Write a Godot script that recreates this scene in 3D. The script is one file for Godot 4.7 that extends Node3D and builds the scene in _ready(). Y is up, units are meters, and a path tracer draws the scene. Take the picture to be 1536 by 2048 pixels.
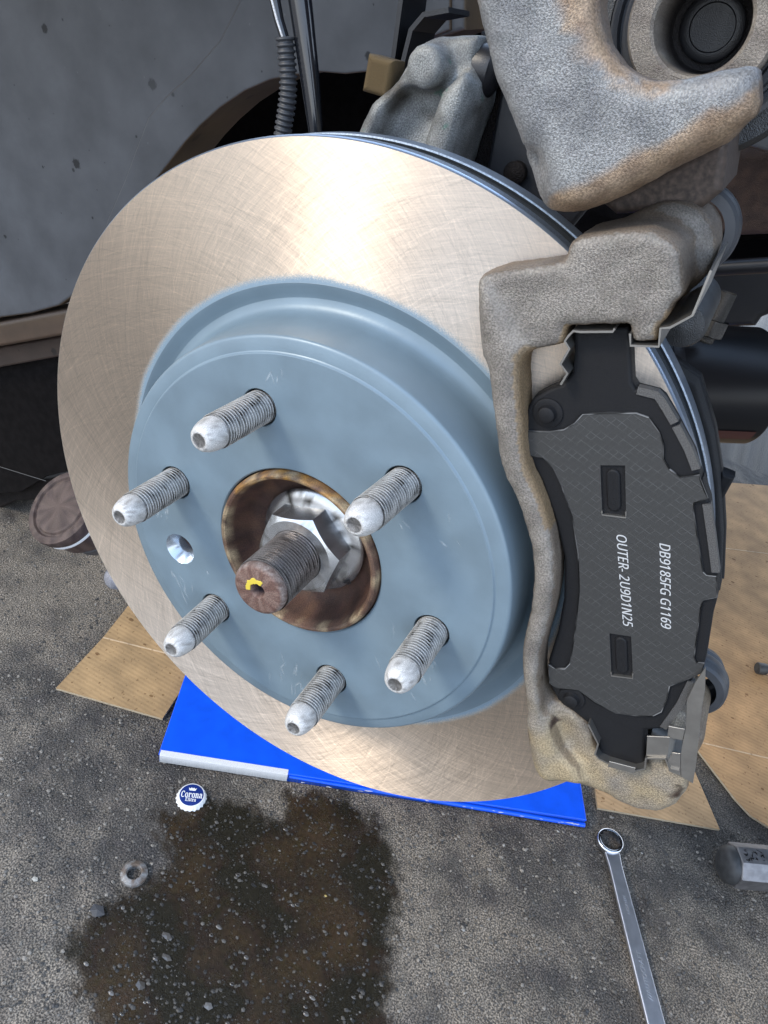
extends Node3D
# A new brake disc on a lifted car's hub: disc, studs, bracket with outer pad, caliper tied up above, tools and cardboard on the ground.
# Wheel-frame shapes are in millimetres: x to the right along the disc, y up in the disc's plane, z out of the car along the axle.

const HUB_Y := 0.51700
var WF := Transform3D(Basis(Vector3(1, 0, 0), Vector3(0, 0.99819, -0.06016), Vector3(0, 0.06016, 0.99819)), Vector3(0, HUB_Y, 0))
var used := {}
var M := {}
var noise := FastNoiseLite.new()
var noise2 := FastNoiseLite.new()
var rng := RandomNumberGenerator.new()


# ------------------------------------------------------------------ mesh collector
class MB:
	var v := PackedVector3Array()
	var n := PackedVector3Array()
	var t := PackedVector2Array()
	var c := PackedColorArray()
	var k := PackedInt32Array()

	func add(p: Vector3, nn: Vector3, uv := Vector2.ZERO, col := Color.WHITE) -> int:
		v.append(p); n.append(nn); t.append(uv); c.append(col)
		return v.size() - 1

	func tri(a: int, b: int, d: int) -> void:
		var g := (v[b] - v[a]).cross(v[d] - v[a])
		if g.dot(n[a] + n[b] + n[d]) > 0.0:
			k.append(a); k.append(d); k.append(b)
		else:
			k.append(a); k.append(b); k.append(d)

	func quad(a: int, b: int, d: int, e: int) -> void:
		tri(a, b, d); tri(a, d, e)

	func mesh() -> ArrayMesh:
		var arr := []
		arr.resize(Mesh.ARRAY_MAX)
		arr[Mesh.ARRAY_VERTEX] = v
		arr[Mesh.ARRAY_NORMAL] = n
		arr[Mesh.ARRAY_TEX_UV] = t
		arr[Mesh.ARRAY_COLOR] = c
		arr[Mesh.ARRAY_INDEX] = k
		var m := ArrayMesh.new()
		m.add_surface_from_arrays(Mesh.PRIMITIVE_TRIANGLES, arr)
		return m


func pv(a: Array) -> PackedVector2Array:
	var o := PackedVector2Array()
	for i in range(0, a.size() - 1, 2):
		o.append(Vector2(a[i], a[i + 1]))
	return o


func shifted(p: PackedVector2Array, d: Vector2) -> PackedVector2Array:
	var o := PackedVector2Array()
	for q in p:
		o.append(q + d)
	return o


# Lathe about z; profile of (radius, z) in mm.
func lathe(mb: MB, prof: PackedVector2Array, segs: int, xf := Transform3D.IDENTITY, crease := 35.0, a0 := 0.0, a1 := TAU, col := Color.WHITE) -> void:
	var m := prof.size()
	var total := 0.0
	var run := [0.0]
	for i in range(1, m):
		total += prof[i].distance_to(prof[i - 1])
		run.append(total)
	var en := []
	for i in m - 1:
		var d := (prof[i + 1] - prof[i]).normalized()
		en.append(Vector2(d.y, -d.x))
	var ca := cos(deg_to_rad(crease))
	for i in m - 1:
		var na: Vector2 = en[i]
		var nb: Vector2 = en[i]
		if i > 0 and en[i - 1].dot(en[i]) > ca:
			na = (en[i - 1] + en[i]).normalized()
		if i < m - 2 and en[i + 1].dot(en[i]) > ca:
			nb = (en[i + 1] + en[i]).normalized()
		var base := mb.v.size()
		for s in segs + 1:
			var a := lerpf(a0, a1, float(s) / segs)
			var cs := cos(a)
			var sn := sin(a)
			for e in 2:
				var p := prof[i + e]
				var q := na if e == 0 else nb
				mb.add(xf * (Vector3(p.x * cs, p.x * sn, p.y) * 0.001), (xf.basis * Vector3(q.x * cs, q.x * sn, q.y)).normalized(), Vector2(float(s) / segs, run[i + e] / maxf(total, 0.001)), col)
		for s in segs:
			var o := base + s * 2
			mb.quad(o, o + 1, o + 3, o + 2)


# Prism of a polygon (mm) from z0 to z1 with rounded edges.
func prism(mb: MB, poly: PackedVector2Array, z0: float, z1: float, bev := 0.0, steps := 2, xf := Transform3D.IDENTITY, col := Color.WHITE, both := false) -> void:
	var p := poly.duplicate()
	if Geometry2D.is_polygon_clockwise(p):
		p.reverse()
	var m := p.size()
	var nm := []
	for i in m:
		var d := (p[(i + 1) % m] - p[i]).normalized()
		nm.append(Vector2(d.y, -d.x))
	var inn := []
	for i in m:
		var a: Vector2 = nm[(i + m - 1) % m]
		var b: Vector2 = nm[i]
		var h := (a + b).normalized()
		inn.append(h / maxf(0.45, h.dot(b)))
	var rings := []
	if both and bev > 0.0:
		for s in steps:
			var a := PI / 2 * float(s) / steps
			rings.append([bev * (1.0 - sin(a)), z0 + bev * (1.0 - cos(a)), -cos(a), sin(a)])
	else:
		rings.append([0.0, z0, 0.0, 1.0])
	if bev > 0.0:
		for s in steps + 1:
			var a := PI / 2 * float(s) / steps
			rings.append([bev * (1.0 - cos(a)), z1 - bev * (1.0 - sin(a)), sin(a), cos(a)])
	else:
		rings.append([0.0, z1, 0.0, 1.0])
	var cz := cos(deg_to_rad(42))
	for i in m:
		var j := (i + 1) % m
		var e: Vector2 = nm[i]
		var na: Vector2 = nm[(i + m - 1) % m]
		var nb: Vector2 = nm[j]
		na = (na + e).normalized() if na.dot(e) > cz else e
		nb = (nb + e).normalized() if nb.dot(e) > cz else e
		for r in rings.size() - 1:
			var ids := []
			for s in [[i, r, na], [i, r + 1, na], [j, r + 1, nb], [j, r, nb]]:
				var R: Array = rings[s[1]]
				var q: Vector2 = p[s[0]] - inn[s[0]] * R[0]
				ids.append(mb.add(xf * (Vector3(q.x, q.y, R[1]) * 0.001), (xf.basis * Vector3(s[2].x * R[3], s[2].y * R[3], R[2])).normalized(), q * 0.01, col))
			mb.quad(ids[0], ids[1], ids[2], ids[3])
	for top in 2:
		var R: Array = rings[-1] if top == 1 else rings[0]
		var q := PackedVector2Array()
		for i in m:
			q.append(p[i] - inn[i] * R[0])
		var tr := Geometry2D.triangulate_polygon(q)
		if tr.is_empty():
			tr = Geometry2D.triangulate_polygon(p)
		var o := mb.v.size()
		for i in m:
			mb.add(xf * (Vector3(q[i].x, q[i].y, R[1]) * 0.001), (xf.basis * Vector3(0, 0, 1 if top == 1 else -1)).normalized(), q[i] * 0.01, col)
		for i in range(0, tr.size(), 3):
			mb.tri(o + tr[i], o + tr[i + 1], o + tr[i + 2])


func box(mb: MB, center: Vector3, size: Vector3, bev := 0.0, xf := Transform3D.IDENTITY, col := Color.WHITE) -> void:
	var s := size / 2
	prism(mb, pv([-s.x, -s.y, s.x, -s.y, s.x, s.y, -s.x, s.y]), -s.z, s.z, bev, 3, xf * Transform3D(Basis(), center * 0.001), col, true)


# A sheet of the given thickness that follows a path in xy and runs from z0 to z1 (mm).
func strip(mb: MB, path: PackedVector2Array, th: float, z0: float, z1: float, xf := Transform3D.IDENTITY) -> void:
	var l := PackedVector2Array()
	var r := PackedVector2Array()
	for i in path.size():
		var d := (path[mini(i + 1, path.size() - 1)] - path[maxi(i - 1, 0)]).normalized()
		var q := Vector2(-d.y, d.x) * th / 2
		l.append(path[i] + q)
		r.append(path[i] - q)
	for i in path.size() - 1:
		prism(mb, PackedVector2Array([l[i], r[i], r[i + 1], l[i + 1]]), z0, z1, 0.0, 1, xf)


# Tube through points in mm; rads one per point.
func tube(mb: MB, pts: Array, rads: Array, segs := 16, xf := Transform3D.IDENTITY, caps := true, col := Color.WHITE) -> void:
	var m := pts.size()
	var up := Vector3(0.13, 0.21, 0.97)
	var base := mb.v.size()
	for i in m:
		var d: Vector3 = (pts[mini(i + 1, m - 1)] - pts[maxi(i - 1, 0)]).normalized()
		var a := d.cross(up).normalized()
		var b := d.cross(a).normalized()
		var slope := 0.0
		var i0 := maxi(i - 1, 0)
		var i1 := mini(i + 1, m - 1)
		var len: float = pts[i1].distance_to(pts[i0])
		if len > 0.0001:
			slope = -(rads[i1] - rads[i0]) / len
		for s in segs + 1:
			var w := TAU * s / segs
			var q := a * cos(w) + b * sin(w)
			mb.add(xf * ((pts[i] + q * rads[i]) * 0.001), (xf.basis * (q + d * slope)).normalized(), Vector2(float(s) / segs, float(i) / (m - 1)), col)
	for i in m - 1:
		for s in segs:
			var o := base + i * (segs + 1) + s
			mb.quad(o, o + 1, o + segs + 2, o + segs + 1)
	if caps:
		for e in [0, m - 1]:
			var d: Vector3 = pts[1] - pts[0] if e == 0 else pts[m - 1] - pts[m - 2]
			var q := (xf.basis * (-d if e == 0 else d)).normalized()
			var o := mb.add(xf * (pts[e] * 0.001), q, Vector2.ZERO, col)
			for s in segs + 1:
				mb.add(mb.v[base + e * (segs + 1) + s], q, Vector2.ZERO, col)
			for s in segs:
				mb.tri(o, o + 1 + s, o + 2 + s)


# ------------------------------------------------------------------ castings: extruded outlines melted together on a grid
class Cast:
	var lo: Vector3
	var c: float
	var nx: int
	var ny: int
	var nz: int
	var f := PackedFloat32Array()

	func _init(a: Vector3, b: Vector3, cell: float) -> void:
		lo = a; c = cell
		nx = int((b.x - a.x) / c) + 1
		ny = int((b.y - a.y) / c) + 1
		nz = int((b.z - a.z) / c) + 1
		f.resize(nx * ny * nz)
		f.fill(1000.0)

	static func dist(p: Vector2, poly: PackedVector2Array) -> float:
		var best := 1e9
		var inside := false
		var m := poly.size()
		var b := poly[m - 1]
		for i in m:
			var a := poly[i]
			var e := b - a
			var w := p - a
			best = minf(best, (w - e * clampf(w.dot(e) / e.length_squared(), 0.0, 1.0)).length_squared())
			if (a.y > p.y) != (b.y > p.y) and p.x < (b.x - a.x) * (p.y - a.y) / (b.y - a.y) + a.x:
				inside = not inside
			b = a
		return -sqrt(best) if inside else sqrt(best)

	# zs gives [z0, z1] at a point of the plane; r rounds the edges; k melts it to what is there; cut takes away instead
	func add(poly: PackedVector2Array, zs: Callable, r: float, k: float, cut := false) -> void:
		for x in nx:
			for y in ny:
				var p := Vector2(lo.x + x * c, lo.y + y * c)
				var d2 := Cast.dist(p, poly) + r
				if d2 > r + 14.0:
					continue
				var z01: Array = zs.call(p)
				var z0: float = z01[0] + r
				var z1: float = z01[1] - r
				var at := (x * ny + y) * nz
				for z in nz:
					var pz := lo.z + z * c
					var dz := maxf(z0 - pz, pz - z1)
					var d: float
					if d2 > 0.0 and dz > 0.0:
						d = sqrt(d2 * d2 + dz * dz) - r
					else:
						d = maxf(d2, dz) - r
					var o := f[at + z]
					if cut:
						d = -d
						var h := maxf(k - absf(o - d), 0.0) / k
						f[at + z] = maxf(o, d) + h * h * k * 0.25
					else:
						var h := maxf(k - absf(o - d), 0.0) / k
						f[at + z] = minf(o, d) - h * h * k * 0.25

	func mesh(rough: Callable, paint: Callable) -> ArrayMesh:
		var where := PackedInt32Array()
		where.resize(f.size())
		where.fill(-1)
		var pts := PackedVector3Array()
		var sx := ny * nz
		var offs := [0, sx, nz, sx + nz, 1, sx + 1, nz + 1, sx + nz + 1]
		var corner := [Vector3(0, 0, 0), Vector3(1, 0, 0), Vector3(0, 1, 0), Vector3(1, 1, 0), Vector3(0, 0, 1), Vector3(1, 0, 1), Vector3(0, 1, 1), Vector3(1, 1, 1)]
		var edges := [[0, 1], [2, 3], [4, 5], [6, 7], [0, 2], [1, 3], [4, 6], [5, 7], [0, 4], [1, 5], [2, 6], [3, 7]]
		for x in nx - 1:
			for y in ny - 1:
				var row := (x * ny + y) * nz
				for z in nz - 1:
					var i := row + z
					if absf(f[i]) > c * 2.2:
						continue
					var inside := 0
					for o in offs:
						if f[i + o] < 0.0:
							inside += 1
					if inside == 0 or inside == 8:
						continue
					var sum := Vector3.ZERO
					var cnt := 0
					for e in edges:
						var a := f[i + offs[e[0]]]
						var b := f[i + offs[e[1]]]
						if (a < 0.0) != (b < 0.0):
							sum += corner[e[0]].lerp(corner[e[1]], a / (a - b))
							cnt += 1
					where[i] = pts.size()
					pts.append(lo + (Vector3(x, y, z) + sum / cnt) * c)
		var idx := PackedInt32Array()
		for x in range(1, nx - 1):
			for y in range(1, ny - 1):
				var row := (x * ny + y) * nz
				for z in range(1, nz - 1):
					var i := row + z
					var a := f[i]
					if absf(a) > c * 2.2:
						continue
					if (a < 0.0) != (f[i + sx] < 0.0):
						_q(idx, where, i, i - nz, i - nz - 1, i - 1, a < 0.0)
					if (a < 0.0) != (f[i + nz] < 0.0):
						_q(idx, where, i, i - 1, i - 1 - sx, i - sx, a < 0.0)
					if (a < 0.0) != (f[i + 1] < 0.0):
						_q(idx, where, i, i - sx, i - sx - nz, i - nz, a < 0.0)
		var nrm := _normals(pts, idx)
		var col := PackedColorArray()
		for i in pts.size():
			pts[i] += nrm[i] * rough.call(pts[i])
		nrm = _normals(pts, idx)
		for i in pts.size():
			col.append(paint.call(pts[i], nrm[i]))
			pts[i] *= 0.001
		var arr := []
		arr.resize(Mesh.ARRAY_MAX)
		arr[Mesh.ARRAY_VERTEX] = pts
		arr[Mesh.ARRAY_NORMAL] = nrm
		arr[Mesh.ARRAY_COLOR] = col
		arr[Mesh.ARRAY_INDEX] = idx
		var m := ArrayMesh.new()
		m.add_surface_from_arrays(Mesh.PRIMITIVE_TRIANGLES, arr)
		return m

	func _q(idx: PackedInt32Array, where: PackedInt32Array, a: int, b: int, d: int, e: int, flip: bool) -> void:
		var q := [where[a], where[b], where[d], where[e]]
		if q.min() < 0:
			return
		for i in ([0, 2, 1, 0, 3, 2] if flip else [0, 1, 2, 0, 2, 3]):
			idx.append(q[i])

	func _normals(pts: PackedVector3Array, idx: PackedInt32Array) -> PackedVector3Array:
		var nrm := PackedVector3Array()
		nrm.resize(pts.size())
		for i in range(0, idx.size(), 3):
			var g := (pts[idx[i + 2]] - pts[idx[i]]).cross(pts[idx[i + 1]] - pts[idx[i]])
			for j in 3:
				nrm[idx[i + j]] += g
		for i in nrm.size():
			nrm[i] = nrm[i].normalized()
		return nrm


# ------------------------------------------------------------------ scene tree helpers
func numbered(s: String) -> String:
	if not used.has(s):
		used[s] = 0
		return s
	used[s] += 1
	return "%s_%03d" % [s, used[s]]


func thing(called: String, label: String, category: String, xf := Transform3D.IDENTITY, group := "") -> Node3D:
	var o := Node3D.new()
	o.name = numbered(called)
	add_child(o)
	o.transform = xf
	o.set_meta("label", label)
	o.set_meta("category", category)
	if group != "":
		o.set_meta("group", group)
	return o


func part(called: String, m: Mesh, mat: Material, parent: Node3D, label := "") -> MeshInstance3D:
	var o := MeshInstance3D.new()
	o.mesh = m
	o.material_override = mat
	o.name = called
	parent.add_child(o, true)
	if label != "":
		o.set_meta("label", label)
	return o


func structure(called: String, m: Mesh, mat: Material, label := "") -> MeshInstance3D:
	var o := part(numbered(called), m, mat, self, label)
	o.set_meta("kind", "structure")
	return o


# ------------------------------------------------------------------ materials
func ntex(freq: float, lowc: Color, highc: Color, seed_ := 1, size := 512, oct := 4, a := 0.0, b := 1.0, type := FastNoiseLite.TYPE_SIMPLEX_SMOOTH) -> NoiseTexture2D:
	var fn := FastNoiseLite.new()
	fn.noise_type = type
	fn.frequency = freq
	fn.fractal_octaves = oct
	fn.seed = seed_
	var t := NoiseTexture2D.new()
	t.width = size
	t.height = size
	t.seamless = true
	t.noise = fn
	var g := Gradient.new()
	g.offsets = PackedFloat32Array([a, b])
	g.colors = PackedColorArray([lowc, highc])
	t.color_ramp = g
	return t


func gray(x: float) -> Color:
	return Color(x, x, x)


func mat(lin: Color, rough: float, metal := 0.0, spec := 0.5) -> StandardMaterial3D:
	var m := StandardMaterial3D.new()
	m.albedo_color = lin.linear_to_srgb()
	m.roughness = rough
	m.metallic = metal
	m.metallic_specular = spec
	return m


func tri(m: StandardMaterial3D, scale: float, albedo: Texture2D = null, bump: Texture2D = null, bump_mm := 0.3, rough: Texture2D = null) -> StandardMaterial3D:
	m.uv1_triplanar = true
	m.uv1_scale = Vector3.ONE * scale
	if albedo:
		m.albedo_texture = albedo
	if bump:
		m.heightmap_enabled = true
		m.heightmap_texture = bump
		m.heightmap_scale = bump_mm * 0.1
	if rough:
		m.roughness_texture = rough
		m.roughness_texture_channel = BaseMaterial3D.TEXTURE_CHANNEL_RED
	return m


func vc(m: StandardMaterial3D) -> StandardMaterial3D:
	m.vertex_color_use_as_albedo = true
	m.albedo_color = Color.WHITE
	return m


func make_materials() -> void:
	var speck := ntex(0.10, gray(0.72), gray(1.0), 3, 512, 3, 0.2, 0.75)
	var speck2 := ntex(0.12, gray(0.70), gray(1.0), 13, 512, 3, 0.25, 0.7)
	var grain := ntex(0.21, gray(0.0), gray(1.0), 5, 512, 3, 0.2, 0.8)
	var blot := ntex(0.008, gray(0.93), gray(1.0), 7, 512, 5, 0.2, 0.8)
	var fine := ntex(0.2, gray(0.0), gray(1.0), 9, 512, 2, 0.2, 0.8)
	var smear := ntex(0.012, gray(0.8), gray(1.0), 11, 512, 5, 0.25, 0.75)
	M.iron = tri(vc(mat(gray(1), 0.6, 0.2)), 17.0, speck2, grain, 0.2)
	M.cal_iron = tri(vc(mat(gray(1), 0.55, 0.25)), 17.0, speck2, grain, 0.17)
	M.alu = tri(vc(mat(gray(1), 0.58, 0.35)), 18.0, speck2, grain, 0.2)
	M.hat = tri(mat(Color(0.155, 0.21, 0.248), 0.46, 0.15), 7.0, blot, fine, 0.02, smear)
	M.rim = tri(mat(Color(0.30, 0.355, 0.43), 0.36, 0.7), 20.0, speck)
	M.rim_rough = tri(mat(Color(0.035, 0.045, 0.055), 0.5, 0.2), 40.0, speck, grain, 1.2)
	M.stud = tri(vc(mat(gray(1), 0.46, 0.2)), 40.0, speck, fine, 0.12)
	M.rust = tri(vc(mat(gray(1), 0.62, 0.15)), 22.0, speck, grain, 0.25)
	M.spindle = tri(vc(mat(gray(1), 0.42, 0.7)), 30.0, speck, fine, 0.06)
	M.zinc = tri(vc(mat(gray(1), 0.24, 0.9)), 25.0, blot, fine, 0.03)
	M.pad_paint = tri(mat(Color(0.010, 0.010, 0.011), 0.5, 0.0, 0.3), 40.0, null, grain, 0.1)
	M.pad_edge = tri(mat(Color(0.13, 0.125, 0.12), 0.45, 0.5), 40.0, speck, grain, 0.06)
	M.friction = tri(mat(Color(0.014, 0.014, 0.015), 0.8), 40.0, speck, grain, 0.6)
	M.print = mat(gray(0.42), 0.7)
	M.engraved = mat(gray(0.75), 0.3, 0.9)
	M.clip = tri(mat(Color(0.34, 0.325, 0.30), 0.34, 0.9), 25.0, blot)
	M.rubber = tri(mat(Color(0.045, 0.047, 0.052), 0.45), 25.0, blot, fine, 0.05)
	M.black = tri(mat(Color(0.010, 0.010, 0.012), 0.38), 20.0, blot, fine, 0.05)
	M.black_rough = tri(mat(Color(0.007, 0.006, 0.006), 0.85, 0.0, 0.2), 10.0, smear, grain, 0.3)
	M.gloss = mat(Color(0.010, 0.011, 0.014), 0.12, 0.0, 0.6)
	M.liner = tri(vc(mat(gray(1), 0.62)), 3.0, blot, fine, 0.08)
	M.rusty = tri(mat(Color(0.075, 0.042, 0.028), 0.75), 12.0, smear, grain, 0.5)
	M.chassis = tri(mat(Color(0.012, 0.009, 0.008), 0.75, 0.0, 0.3), 10.0, smear, grain, 0.4)
	M.bolt = tri(mat(Color(0.17, 0.115, 0.05), 0.6, 0.3), 40.0, speck, grain, 0.3)
	M.card = tri(vc(mat(gray(1), 0.78)), 6.0, blot, fine, 0.06)
	M.card_edge = tri(mat(Color(0.62, 0.50, 0.34), 0.8), 40.0, speck, grain, 0.4)
	M.blue = tri(mat(Color(0.003, 0.085, 0.72), 0.33), 8.0, blot)
	M.blue_dark = tri(mat(Color(0.004, 0.06, 0.40), 0.22), 8.0, blot)
	M.white = tri(mat(gray(0.80), 0.6), 30.0, speck)
	M.cap_blue = mat(Color(0.012, 0.03, 0.16), 0.18)
	M.cap_white = mat(gray(0.72), 0.25)
	M.steel = tri(mat(Color(0.66, 0.66, 0.69), 0.36, 0.95), 12.0, blot, fine, 0.02)
	M.steel_bright = mat(Color(0.66, 0.66, 0.68), 0.18, 1.0)
	M.steel_dark = tri(mat(Color(0.06, 0.06, 0.06), 0.5, 0.4), 14.0, smear, grain, 0.2)
	M.nick = tri(mat(gray(0.26), 0.35, 0.5), 9.0, ntex(0.03, gray(0.35), gray(1.0), 63, 256, 3, 0.4, 0.6))
	M.alu_plain = mat(gray(0.09), 0.5)
	M.steel_worn = tri(mat(Color(0.26, 0.25, 0.25), 0.5, 0.85), 14.0, smear, grain, 0.12)
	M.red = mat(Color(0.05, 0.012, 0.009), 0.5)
	M.yellow = mat(Color(0.55, 0.42, 0.05), 0.35)


func _ready() -> void:
	rng.seed = 7
	noise.frequency = 0.05
	noise.fractal_octaves = 3
	noise2.frequency = 0.35
	noise2.seed = 4
	noise2.fractal_octaves = 2
	# camera, sky, sun, exposure
	var cam := Camera3D.new()
	cam.name = "camera"
	add_child(cam)
	cam.transform = Transform3D(Basis(Vector3(0.87578, 0.17365, -0.45039), Vector3(-0.40325, 0.77604, -0.48492), Vector3(0.26531, 0.60631, 0.74967)), Vector3(0.11376, 0.74000, 0.22514))
	cam.fov = 66.6635
	cam.near = 0.02
	cam.far = 300.0
	cam.current = true
	var sky_mat := ProceduralSkyMaterial.new()
	sky_mat.sky_top_color = Color(0.60, 0.70, 0.84)
	sky_mat.sky_horizon_color = Color(0.86, 0.87, 0.87)
	sky_mat.sky_curve = 0.25
	sky_mat.ground_bottom_color = Color(0.30, 0.28, 0.25)
	sky_mat.ground_horizon_color = Color(0.45, 0.42, 0.38)
	sky_mat.energy_multiplier = 1.42
	var sky := Sky.new()
	sky.sky_material = sky_mat
	var env := Environment.new()
	env.background_mode = Environment.BG_SKY
	env.sky = sky
	env.tonemap_mode = Environment.TONE_MAPPER_LINEAR
	env.tonemap_exposure = 2.95
	env.sdfgi_enabled = true
	env.ssao_enabled = true
	env.ssil_enabled = true
	var we := WorldEnvironment.new()
	we.name = "daylight"
	we.environment = env
	add_child(we)
	var sun := DirectionalLight3D.new()
	sun.name = "sun"
	add_child(sun)
	sun.look_at_from_position(Vector3(-0.85, 1.0, 0.80), Vector3.ZERO)
	sun.light_energy = 0.3
	sun.light_color = Color(1.0, 0.96, 0.90)
	sun.light_angular_distance = 14.0
	sun.shadow_enabled = true
	make_materials()
	build_ground()
	build_car()
	build_suspension()
	build_hub()
	build_rotor()
	build_bracket()
	build_pads()
	build_caliper()
	build_litter()


func recolor(mb: MB, f: Callable) -> void:
	for i in mb.v.size():
		mb.c[i] = f.call(mb.v[i] * 1000.0, mb.n[i])


func n3(p: Vector3, s := 1.0) -> float:
	return noise.get_noise_3d(p.x * s, p.y * s, p.z * s)


func mixc(a: Color, b: Color, t: float) -> Color:
	return a.lerp(b, clampf(t, 0.0, 1.0))


# Threaded rod along z, in mm: groove depth follows a helix; crests wear by noise.
func threaded(mb: MB, r: float, z0: float, z1: float, pitch: float, depth: float, segs: int, xf: Transform3D, crest: Color, groove: Color, wear: float, seed_: float) -> void:
	var rows := int((z1 - z0) / (pitch / 5.0)) + 1
	var base := mb.v.size()
	for i in rows:
		var z := lerpf(z0, z1, float(i) / (rows - 1))
		for s in segs + 1:
			var a := TAU * (s % segs) / segs
			var ph := fposmod((z + pitch * float(s) / segs) / pitch, 1.0)
			var g := clampf(1.0 - absf(ph - 0.5) * 2.7, 0.0, 1.0)
			var w := noise2.get_noise_3d(cos(a) * 3.0 + seed_, sin(a) * 3.0, z * 0.8)
			var w2 := noise.get_noise_3d(cos(a) * 14.0 + seed_ * 3.0, sin(a) * 14.0, z * 3.0)
			g *= 1.0 - wear * clampf(0.5 + w2 * 1.6, 0.0, 1.0)
			var rr := r - depth * g + w * 0.05
			var nz := 0.0
			if g > 0.05 and g < 0.98:
				nz = -0.62 if ph < 0.5 else 0.62
			var col := crest.lerp(groove, clampf(g * 1.25 + maxf(w, 0.0) * 0.7 - 0.05, 0.0, 1.0))
			mb.add(xf * (Vector3(cos(a) * rr, sin(a) * rr, z) * 0.001), (xf.basis * Vector3(cos(a), sin(a), nz)).normalized(), Vector2(float(s) / segs, z * 0.1), col)
	for i in rows - 1:
		for s in segs:
			var o := base + i * (segs + 1) + s
			mb.quad(o, o + 1, o + segs + 2, o + segs + 1)


func words(text: String, from: Vector2, to: Vector2, height: float, z: float, called: String, m: Material, parent: Node3D, italic := 0.0, bold := false, serif := false) -> MeshInstance3D:
	var tm := TextMesh.new()
	var f := SystemFont.new()
	f.font_names = PackedStringArray(["Droid Serif" if serif else "Droid Sans"])
	f.font_weight = 700 if bold else 400
	tm.font = f
	tm.text = text
	tm.font_size = 32
	tm.pixel_size = 0.01
	tm.depth = 0.02
	tm.curve_step = 1.0
	var bb := tm.get_aabb()
	var d := (to - from)
	var sx := d.length() / bb.size.x
	var sy := height / bb.size.y
	var x := d.normalized()
	var y := Vector2(-x.y, x.x)
	var o := part(called, tm, m, parent)
	var bx := Vector3(x.x, x.y, 0) * sx * 0.001
	var by := Vector3(y.x + x.x * italic, y.y + x.y * italic, 0) * sy * 0.001
	var bz := Vector3(0, 0, 0.012)
	o.transform = Transform3D(Basis(bx, by, bz), Vector3((from.x + to.x) / 2, (from.y + to.y) / 2, z) * 0.001 - by * (bb.position.y + bb.size.y / 2) - bx * (bb.position.x + bb.size.x / 2))
	return o


# ------------------------------------------------------------------ ground
func ground_y(x: float, z: float) -> float:
	return noise.get_noise_2d(x * 160.0, z * 160.0) * 0.0022 + noise.get_noise_2d(x * 1400.0 + 70.0, z * 1400.0) * 0.0011


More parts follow.
